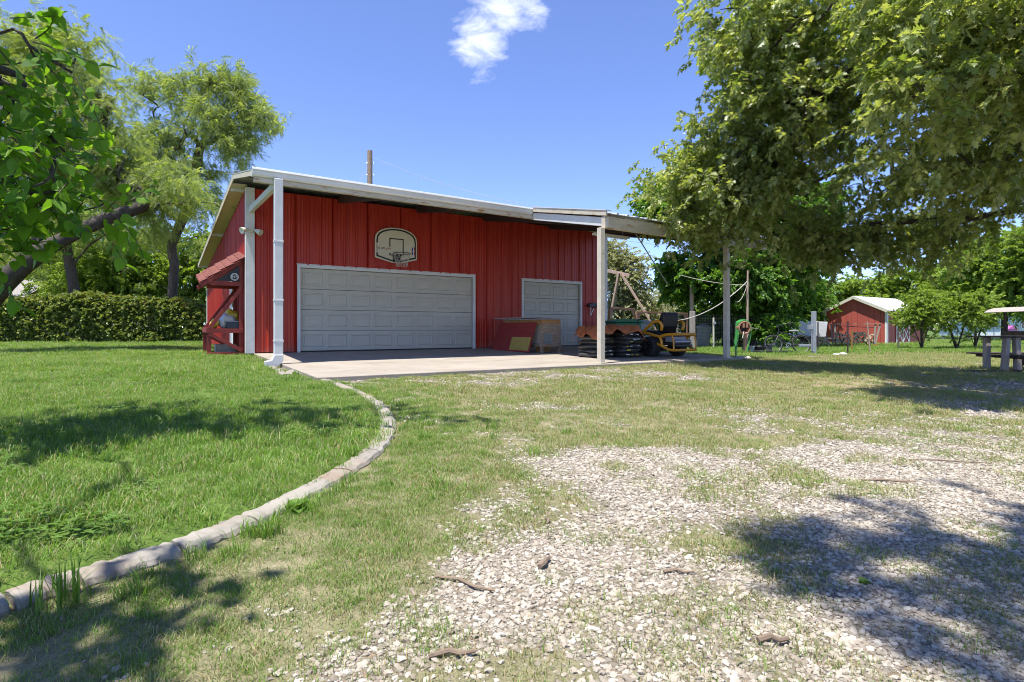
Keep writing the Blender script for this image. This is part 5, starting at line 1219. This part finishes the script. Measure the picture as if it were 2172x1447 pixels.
build_tree('mesquite_tree', 'tall airy mesquite nearest the garage rising above its roof', 'tree', b,
    [b, P3(366, 620, 26), P3(370, 560, 26), P3(364, 520, 26), P3(390, 460, 25.5), P3(410, 380, 25), P3(425, 310, 24.5)],
    [(P3(310, 190, 24), (1.0, 1.2, .85), 1.1), (P3(400, 195, 24), (1.0, 1.2, .8), 1.0), (P3(475, 180, 24), (1.1, 1.3, 1.0), 1.5), (P3(535, 235, 24), (.85, 1.2, .9), 1.1), (P3(450, 270, 24), (1.5, 1.5, 1.1), 2.2), (P3(340, 300, 24), (1.2, 1.4, 1.0), 1.5), (P3(300, 380, 24), (1.4, 1.4, .9), 1.5), (P3(390, 370, 24), (1.5, 1.5, .8), 1.8), (P3(500, 310, 24), (.8, 1.0, .7), .8), (P3(465, 440, 25), (1.4, 1.4, .7), .9), (P3(570, 255, 23.8), (.5, .6, .35), .35), (P3(330, 500, 26), (2.0, 1.5, .7), 1.0)],
    'mesq', 420, 2500, .21, 1.0, 35, 'bark', .62, extra=[(2, P3(325, 525, 25.8), P3(270, 505, 25.6), P3(225, 485, 25.5)), (3, P3(420, 500, 25.8), P3(470, 470, 25.6)), (1, P3(330, 600, 26.2), P3(280, 570, 26.4), P3(262, 560, 26.4)), (6, P3(440, 270, 24.3), P3(470, 230, 24)), (5, P3(350, 320, 24.4), P3(325, 240, 24.2))])
# background trees and big shrubs
def bgtree(lab, px, d, cl, kind, ntip, nsp, sscale, seed, name='background_tree', r0=.2, bark='bark_dark', group='trees at the back of the yard'):
    b = tuple(G(px, d)); ctr = cl[0][0]
    build_tree(name, lab, 'tree', b, [b, (b[0], b[1], b[2] + .8), (b[0] + .1, b[1], b[2] + max(1.2, (ctr[2] - b[2]) * .55)), (b[0], b[1], b[2] + max(1.6, (ctr[2] - b[2]) * .9))], cl, kind, ntip, nsp, r0, sscale, seed, bark, .6, group=group)
bgtree('bright lime green tree behind the hedge between the mesquite trunks', 260, 31, [(P3(250, 560, 31), (2.8, 2, 2.0), 2), (P3(220, 620, 31), (3.0, 2, 1.3), 1)], 'lime', 150, 1900, 1.0, 41)
bgtree('light green tree at the far left behind the neighbour house', 40, 42, [(P3(40, 520, 42), (5, 3, 2.8), 1), (P3(-60, 440, 42), (4, 3, 3.5), 1)], 'lime', 160, 1900, 1.3, 42)
bgtree('pale green tree behind the hedge nearest the garage wall', 415, 33, [(P3(420, 560, 33), (2.2, 2, 2.2), 2), (P3(440, 640, 33), (2.0, 2, 1.3), 1), (P3(330, 590, 34), (2.2, 2, 1.6), 1)], 'lime', 150, 1800, 1.0, 43)
bgtree('small bushy tree behind the hedge left of the lime tree', 170, 33, [(P3(165, 570, 34), (3, 2, 2.2), 1)], 'lime', 110, 1000, 1.1, 44)
bgtree('tall pale grey-green shrub seen beside the garage corner', 1310, 31, [(P3(1310, 580, 31), (1.7, 1.5, 1.4), 2), (P3(1330, 670, 31), (2.6, 1.6, 1.3), 2), (P3(1270, 540, 31), (1.4, 1.4, 1.0), 1)], 'grey', 260, 2600, .95, 45)
bgtree('round olive tree far behind the swing frame', 1385, 60, [(P3(1385, 645, 60), (2.9, 2.5, 1.9), 1), (P3(1372, 680, 60), (2.6, 2, 1.2), .6)], 'grey', 110, 1500, 1.2, 46)
bgtree('brownish grey shrub behind the mower seat', 1408, 34, [(P3(1408, 672, 34), (1.3, 1.2, .95), 1), (P3(1425, 690, 34), (1.4, 1.2, .7), .6)], 'grey', 100, 1000, .8, 47, bark='twig')
bgtree('yellow-green tree directly behind the small shed', 1800, 48, [(P3(1800, 640, 48), (3.6, 2.5, 2.0), 2), (P3(1740, 660, 48), (2.6, 2, 1.6), 1), (P3(1860, 625, 48), (2.5, 2, 1.8), 1)], 'lime', 190, 2300, 1.25, 48)
bgtree('bright green tree right of the shed behind the shrubs', 1960, 46, [(P3(1960, 620, 46), (3.4, 2.5, 2.4), 1), (P3(2040, 600, 46), (3.2, 2.5, 2.6), 1)], 'lime', 190, 2300, 1.3, 49)
bgtree('tall light green tree above the far house at right', 2130, 40, [(P3(2110, 560, 40), (3.0, 2.5, 2.4), 1), (P3(2200, 560, 38), (3.2, 2.5, 3.0), 1), (P3(2180, 640, 38), (2.2, 2, .8), .4)], 'lime', 200, 2600, 1.25, 50)
bgtree('dark tree in the gap between wire fence and shed', 1690, 34, [(P3(1685, 640, 34), (1.8, 1.6, 1.5), 1), (P3(1640, 610, 34), (2, 2, 1.6), 1)], 'broad', 130, 1500, 1.0, 51)
bgtree('far green tree behind the chain-link fence', 1722, 62, [(P3(1722, 655, 62), (3.4, 2.5, 2.0), 1)], 'lime', 90, 1000, 1.5, 52)
# crape myrtle-like shrubs
for lab, px, d, cl, sd in (('leafy multi-stemmed shrub just right of the small shed', 1955, 23.5, [(P3(1950, 668, 23.5), (.75, .7, .65), 2), (P3(1962, 640, 23.5), (.55, .5, .45), 1)], 60),
                           ('wider multi-stemmed shrub next to the right of the leafy one', 2030, 24, [(P3(2030, 660, 24), (.95, .8, .75), 2), (P3(2055, 640, 24), (.8, .6, .5), 1)], 61),
                           ('small shrub left of the garden shelter', 2068, 25.5, [(P3(2075, 658, 25.5), (.8, .7, .75), 1)], 62)):
    b = tuple(G(px, d)); z = b[2]
    build_tree('yard_shrub', lab, 'shrub', b, [b, (b[0], b[1], z + .25)], cl, 'shrub', 90, 620, .07, .85, sd, 'bark_dark', .3, group='shrubs by the shed',
        extra=[(0, (b[0] + dx * .4, b[1] + dy, z + .45), (b[0] + dx, b[1] + dy * 2, z + 1.0)) for dx, dy in ((-.3, .05), (-.12, -.08), (.1, .1), (.28, -.02), (.42, .05))])
b = tuple(G(1632, 24.0))
build_tree('dark_bush', 'dark shaded bush and brush behind the bicycle', 'bush', b, [b, (b[0], b[1], b[2] + .3)], [(P3(1625, 700, 24), (.95, .6, .55), 1), (P3(1650, 690, 24.2), (.7, .5, .6), 1)], 'broad', 70, 420, .06, .6, 63, 'bark_dark', .25)
b = tuple(G(1535, 27.6))
build_tree('thicket', 'dark leafy thicket filling the space behind the wire fence', 'bush', b, [b, (b[0], b[1], b[2] + .4)], [(P3(1500, 690, 27.6), (1.6, .7, .8), 1), (P3(1580, 690, 27.4), (1.7, .7, .85), 1), (P3(1450, 700, 28), (1.0, .6, .6), .5)], 'broad', 160, 1100, .08, .8, 64, 'bark_dark', .35)
bgtree('far green tree seen low behind the trash can', 1480, 66, [(P3(1480, 670, 66), (4.5, 2.5, 2.0), 1), (P3(1400, 685, 66), (3.5, 2.5, 1.2), .6)], 'lime', 110, 1200, 1.5, 53)
# mulberry branches close to the camera at the left, and the tree that shades the drive from behind the camera
b = (-6.4, 3.3, gz(-6.4, 3.3))
build_tree('mulberry_tree', 'mulberry with large bright green leaves hanging in at the left edge', 'tree', b,
    [b, (-6.3, 3.3, 1.0), (-6.1, 3.4, 2.2), (-5.6, 3.5, 3.2), (-5.0, 3.6, 4.2)],
    [((-3.55, 3.8, 2.35), (.45, .5, .45), 1.6), ((-3.6, 3.9, 1.75), (.48, .5, .45), 1.6), ((-3.15, 3.9, 1.50), (.36, .4, .18), .7), ((-3.95, 3.8, 1.25), (.40, .4, .35), .7), ((-4.4, 3.6, 4.6), (1.5, 1.2, .8), 2.6), ((-3.2, 4.0, 5.0), (1.2, .9, .6), 1.8), ((-2.2, 4.3, 5.6), (.9, .6, .4), 1.0), ((-5.2, 3.4, 3.6), (.8, .8, .6), .5), ((-2.3, .85, 4.4), (.28, .26, .18), .9)],
    'mulb', 150, 400, .075, .88, 70, 'bark_dark', .22)
b = (5.5, -4.5, gz(5.5, -4.5))
build_tree('pecan_tree', 'spreading tree behind the viewpoint whose leaves shade the gravel', 'tree', b,
    [b, (5.4, -4.4, 1.5), (5.1, -4.0, 3.5), (4.4, -3.4, 5.8), (3.6, -2.6, 8.0)],
    [((1.2, .3, 8.8), (1.9, .8, .6), 2.2), ((3.0, -.9, 9.2), (2.0, 1.2, .8), 1.8), ((.3, -2.0, 9.0), (1.6, 1.0, .6), 1.0), ((5.0, -3.5, 9), (3, 2, 1.2), 1.4)],
    'oak', 220, 620, .25, .95, 71, 'bark_dark', .4)

# ------------------------------------------------------------------ hedge
hA, hB = G(-160, 24.0), G(446, 24.6)
hg = thing('clipped_hedge', 'long clipped hedge with reddish tips along the back of the lawn', 'hedge', hA, 0); d = hB - hA; d.z = 0; hL = d.length; hz = math.atan2(d.y, d.x)
nh = 9000; q = rng.random((nh, 3)); xs = q[:, 0] * hL
topz = 1.92 + .10 * np.sin(xs * 1.1) + .06 * np.sin(xs * 2.7 + 1) - .7 * sstep(hL - 1.2, hL, xs)
face = rng.random(nh)
ys = np.where(face < .55, -.55 + rng.normal(0, .10, nh), -.55 + q[:, 1] * 1.2); zs = np.where(face < .55, .05 + q[:, 2] ** .8 * (topz - .05), topz + rng.normal(-.06, .07, nh))
ys = ys + .12 * np.sin(xs * 1.9 + zs * 2) + .08 * np.sin(xs * 4.1 + 1 + zs * 3)
hp = np.stack([hA.x + xs * math.cos(hz) - ys * math.sin(hz), hA.y + xs * math.sin(hz) + ys * math.cos(hz), hA.z + zs], -1)
hr_ = np.stack([rng.uniform(-1, 1, nh), rng.uniform(-.9, .3, nh), rng.uniform(-math.pi, 0, nh)], -1)
hi = np.where((zs > topz - .16) & (rng.random(nh) < .32), 3, rng.integers(0, 3, nh))
tag(scatter('foliage', hp, hr_, rng.uniform(.8, 1.35, nh), hi, T['hedge'], hg, hA), kind='stuff')
mb = MB()
for k in range(60):
    x = k / 60 * hL; c = Vector((x * math.cos(hz), x * math.sin(hz), 0)); mb = MB().tube([c, c + Vector((random.uniform(-.1, .1), random.uniform(-.1, .1), .8)), c + Vector((random.uniform(-.3, .3), random.uniform(-.2, .2), 1.7))], [.03, .022, .01], 5, cap=False); 
    mb.build('stem', M['bark_dark'], hg, fix=False)

# ------------------------------------------------------------------ grass, gravel
def tuft(name, mats, nb, rad, hmin, hmax, wd, seed, lean=.5, wts=(1,)):
    r = random.Random(seed); vs, fs, mi = [], [], []
    for k in range(nb):
        a = r.uniform(0, 6.283); q = rad * math.sqrt(r.random()); p = Vector((q * math.cos(a), q * math.sin(a), -.005)); h = r.uniform(hmin, hmax); ld = Vector((math.cos(r.uniform(0, 6.28)), math.sin(r.uniform(0, 6.28)), 0)) * lean * h * r.uniform(.2, 1.2)
        s = Vector((-ld.y, ld.x, 0)); s = (s.normalized() if s.length > 1e-5 else Vector((1, 0, 0))) * wd * r.uniform(.6, 1.1) / 2; o = len(vs)
        mid = p + ld * .35 + Vector((0, 0, h * .6)); tip = p + ld + Vector((0, 0, h * .92))
        vs += [p - s, p + s, mid - s * .8, mid + s * .8, tip]; fs += [(o, o + 1, o + 3, o + 2), (o + 2, o + 3, o + 4)]; m = r.choices(range(len(mats)), wts)[0]; mi += [m, m]
    return template(name, vs, fs, mats, mi)
GT = [tuft('lawn_tuft', [M['grass'], M['drygrass'], M['straw']], 190, .17, .016, .055, .0042, s, .9, (6, 1.5, .5)) for s in range(3)] \
   + [tuft('dry_tuft', [M['drygrass'], M['grass'], M['straw']], 60, .085, .012, .042, .0036, s + 10, .9, (5, 1.5, 1.6)) for s in range(3)] \
   + [tuft('tall_tuft', [M['grass'], M['weed']], 34, .06, .05, .13, .005, s + 20, .7, (4, 1)) for s in range(2)]
cv, cf2 = [], []; r_c = random.Random(5)
for k in range(42):
    a = r_c.uniform(0, 6.28); q = .13 * math.sqrt(r_c.random()); p = Vector((q * math.cos(a), q * math.sin(a), r_c.uniform(.015, .045)))
    for j in range(3): b_ = a + j * 2.09; add_leaf(cv, cf2, p, Vector((math.cos(b_), math.sin(b_), .15)), Vector((0, 0, 1)), .016, 'round', .1)
GT.append(template('clover', cv, cf2, M['weed']))
def sample(y0, y1, dens, pad=.6, slope=.99):
    area = (y1 - y0) * (slope * (y0 + y1) + 2 * pad); n = int(area * dens); y = rng.uniform(y0, y1, n * 2); x = rng.uniform(-1, 1, n * 2) * (slope * y1 + pad); k = np.abs(x) < slope * y + pad; return x[k], y[k]
PX, PY, PS, PI_ = [], [], [], []
def addg(x, y, s, i): PX.append(x); PY.append(y); PS.append(s); PI_.append(i)
def offslab(x, y):
    u, n = UN(x, y); return ~((u > -.06) & (u < 10.4) & (n > -6.02) & (n < 0)) & ~((u > -.2) & (u < 11.35) & (n > -.1) & (n < 10.8))
for y0, y1, dn, s0 in ((.7, 3.5, 62, .9), (3.5, 7, 40, 1.1), (7, 13, 24, 1.4), (13, 26, 11, 2.0), (26, 60, 1.6, 3.6)):
    x, y = sample(y0, y1, dn); u, n = UN(x, y)
    lawn = lawnmask(x, y) & (kdist(x, y) > .14) & offslab(x, y)
    thin = rng.random(len(x)) < np.clip(.65 + 1.1 * (fbm(x * .9, y * .9, 3, 77) - .25), .6, 1); k = lawn & thin
    addg(x[k], y[k], s0 * rng.uniform(.7, 1.25, k.sum()) * (.55 + .95 * fbm(x[k] * .8, y[k] * .8, 3, 78)), np.where((rng.random(k.sum()) < .14) & (fbm(x[k] * 1.5, y[k] * 1.5, 2, 79) > .5), 8, rng.integers(0, 3, k.sum())))
    # yard on the right
    yard = ~lawnmask(x, y) & offslab(x, y) & ((n > -4.5) & (u > 10.2) | (y > 21)); k = yard & (rng.random(len(x)) < .8 - .6 * gravel(x, y))
    addg(x[k], y[k], s0 * rng.uniform(.6, 1.1, k.sum()), rng.integers(0, 3, k.sum()))
for y0, y1, dn, s0 in ((.7, 3.0, 330, .8), (3.0, 6, 200, 1.0), (6, 11, 95, 1.35), (11, 21, 40, 1.9)):
    x, y = sample(y0, y1, dn); u, n = UN(x, y); g = gravel(x, y); cl = fbm(x * 3, y * 3, 3, 91)
    keep = np.where(g > .6, (cl > .50) * np.clip((cl - .5) * 5, .15, .6), 1.0 - g * .9) * np.clip(.35 + 1.3 * (fbm(x * 2, y * 2, 3, 93) - .2), .1, 1) * (1 - .6 * np.exp(-((x - 6.8) ** 2 / 7 + (y - 8.7) ** 2 / 2.2)))
    k = ~lawnmask(x, y) & (kdist(x, y) > .11) & offslab(x, y) & (rng.random(len(x)) < keep) & ~((n > -4.5) & (u > 10.4)) & (y < 21)
    ii = np.where(rng.random(k.sum()) < np.clip(1.0 - kdist(x[k], y[k]) * .7, .07, .8), rng.integers(0, 3, k.sum()), rng.integers(3, 6, k.sum()))
    addg(x[k], y[k], s0 * rng.uniform(.6, 1.3, k.sum()) * np.where(ii < 3, .62, 1.0), ii)
for y0, y1, dn, s0 in ((.7, 4, 500, .42), (4, 9, 220, .6), (9, 13, 100, .8)):   # short fringe creeping over both kerb edges
    x, y = sample(y0, y1, dn); kd = kdist(x, y); k = (kd > .052) & (kd < .16) & offslab(x, y) & (fbm(x * 3, y * 3, 3, 55) > .40); addg(x[k], y[k], s0 * rng.uniform(.5, 1.1, k.sum()), rng.integers(3, 6, k.sum()))
# longer grass along the kerb, posts and fences
kx = []; 
for p in KL[10:]:
    for _ in range(7):
        if random.random() < .16 + .22 * math.sin(p.x * 3 + p.y * 2): kx.append((p.x + random.gauss(.05, .10), p.y + random.gauss(-.02, .10)))
kx = np.array(kx); kk = kdist(kx[:, 0], kx[:, 1]) > .085; kx = kx[kk]; addg(kx[:, 0], kx[:, 1], rng.uniform(.45, 1.0, len(kx)), rng.integers(6, 8, len(kx)))
bands = [(-3.4, 4.2, 1.3, .5, 160), (-2.2, 5.0, 1.0, .25, 60)]
for cx_, cy_, sx_, sy_, n_ in bands: addg(rng.normal(cx_, sx_, n_), rng.normal(cy_, sy_, n_), rng.uniform(.5, 1.0, n_), rng.integers(6, 8, n_))
for pxs, dd, n_ in (((1480, 1720), (18.8, 25), 340), ((1720, 1900), (18.5, 29), 260), ((430, 540), (13.2, 14.5), 60), ((1900, 2100), (20, 26), 160), ((-150, 450), (22.8, 23.6), 260)):
    q = rng.uniform(pxs[0], pxs[1], n_); dd_ = rng.uniform(dd[0], dd[1], n_); xx = (q - CX) / FPX * dd_; k = offslab(xx, dd_); addg(xx[k], dd_[k], rng.uniform(.8, 1.7, k.sum()), rng.integers(6, 8, k.sum()))
X_, Y_, S_, I_ = map(np.concatenate, (PX, PY, PS, PI_))
keepin = offslab(X_, Y_) & (np.hypot(X_, Y_) > .75); X_, Y_, S_, I_ = X_[keepin], Y_[keepin], S_[keepin], I_[keepin]
Z_ = meshz(X_, Y_) - .002; n = len(X_)
print('grass tufts', n)
gs = scatter('grass', np.stack([X_, Y_, Z_], -1), np.stack([rng.uniform(-.12, .12, n), rng.uniform(-.12, .12, n), rng.uniform(0, 6.28, n)], -1), S_, I_, GT)
tag(gs, 'green and straw coloured grass covering the lawn and drive', 'grass', kind='stuff')
# gravel
def stone(seed):
    import bmesh
    bm = bmesh.new(); bmesh.ops.create_icosphere(bm, subdivisions=1, radius=1); r = random.Random(seed); sx_, sy_, sz_ = r.uniform(.8, 1.25), r.uniform(.65, 1.0), r.uniform(.4, .65)
    for v in bm.verts: k = r.uniform(.78, 1.18); v.co = Vector((v.co.x * sx_ * k, v.co.y * sy_ * k, v.co.z * sz_ * k))
    me = bpy.data.meshes.new('stone'); bm.to_mesh(me); bm.free(); me.materials.append(M['gravel']); return bpy.data.objects.new('stone', me)
ST = [stone(s) for s in range(7)]
QX, QY, QS = [], [], []
for y0, y1, dn, r0, r1 in ((.9, 2.6, 3900, .0045, .016), (2.6, 4.5, 2100, .007, .017), (4.5, 8, 700, .010, .021), (8, 16, 150, .015, .03)):
    x, y = sample(y0, y1, dn); g = gravel(x, y); k = (rng.random(len(x)) < np.clip(g * 1.25, 0, .97) + .002) & ~lawnmask(x, y) & (kdist(x, y) > .1) & offslab(x, y)
    QX.append(x[k]); QY.append(y[k]); e_ = rng.random(k.sum()) ** 2.2; QS.append(r0 + (r1 - r0) * e_)
X_, Y_, S_ = map(np.concatenate, (QX, QY, QS)); n = len(X_); print('stones', n)
gv = scatter('gravel', np.stack([X_, Y_, meshz(X_, Y_) + S_ * .12], -1), np.stack([rng.uniform(-.4, .4, n), rng.uniform(-.4, .4, n), rng.uniform(0, 6.28, n)], -1), S_, rng.integers(0, 7, n), ST)
tag(gv, 'loose pale limestone gravel on the drive', 'gravel', kind='stuff')
# sticks lying on the drive
for k, (px, py, ln, ra_, rad_, lab) in enumerate(((1155, 1200, .10, 1.1, .012, 'short thick brown stick on the gravel'), (985, 1240, .26, -.45, .006, 'thin pale stick lying across the gravel near centre'), (1440, 1218, .12, .0, .006, 'pair-like thin tan stick in the middle of the gravel'), (1160, 1105, .10, 1.5, .007, 'small upright-lying twig above the thick stick'), (1885, 1022, .32, -.1, .008, 'pale straight stick on bright gravel at right'), (1640, 1370, .10, .1, .010, 'dark stub of wood at the bottom right'), (2010, 980, .5, -.2, .006, 'long thin twig on the far right gravel'), (960, 1395, .14, .2, .008, 'brown bark scrap at the bottom centre'))):
    p = ground_at(px, py); p.z = gz(p.x, p.y) + rad_ * 1.6; dv = Vector((math.cos(ra_), math.sin(ra_), 0)) * ln / 2
    o = MB().tube([-dv, -dv * .3 + Vector((.01, .012, .004)), dv * .4 + Vector((-.006, -.01, .003)), dv], [rad_ * .9, rad_, rad_ * .85, rad_ * .6], 6).build('dry_stick', M['twig'], None, smooth=True); o.location = p; tag(o, lab, 'stick', 'sticks on the drive')
# broad-leaved weeds by the kerb
for k, (px, py, s, lab) in enumerate(((632, 1086, 1.3, 'broad-leaved weed growing against the kerb in the middle'), (1830, 1240, .5, 'small green weed in the shaded gravel at right'), (125, 1283, 1.7, 'grassy weed clump standing against the near kerb'))):
    p = ground_at(px, py); p.z = float(meshz(np.array([p.x]), np.array([p.y]))[0]); vs, fs = [], []; r = random.Random(k)
    for j in range(11):
        a = j * 2.4; el = r.uniform(.05, .8); add_leaf(vs, fs, Vector((0, 0, .005)), Vector((math.cos(a), math.sin(a), el * 2.4)), Vector((-math.cos(a), -math.sin(a), 1)), .085 * s * r.uniform(.6, 1.1), 'ovate', .5)
    if k == 2:
        tm_ = GT[6].data; vs = [Vector(v.co) * 1.5 for v in tm_.vertices] + [Vector((v.co.y * 1.3, v.co.x * 1.3, v.co.z * 1.7)) for v in tm_.vertices]; nn = len(tm_.vertices)
        fs = [tuple(p_.vertices) for p_ in tm_.polygons] + [tuple(i + nn for i in p_.vertices) for p_ in tm_.polygons]
    mb = MB(); mb.v = [tuple(v) for v in vs]; mb.f = fs; o = mb.build('weed', M['weed'], None, fix=False); o.location = p; tag(o, lab, 'weed')
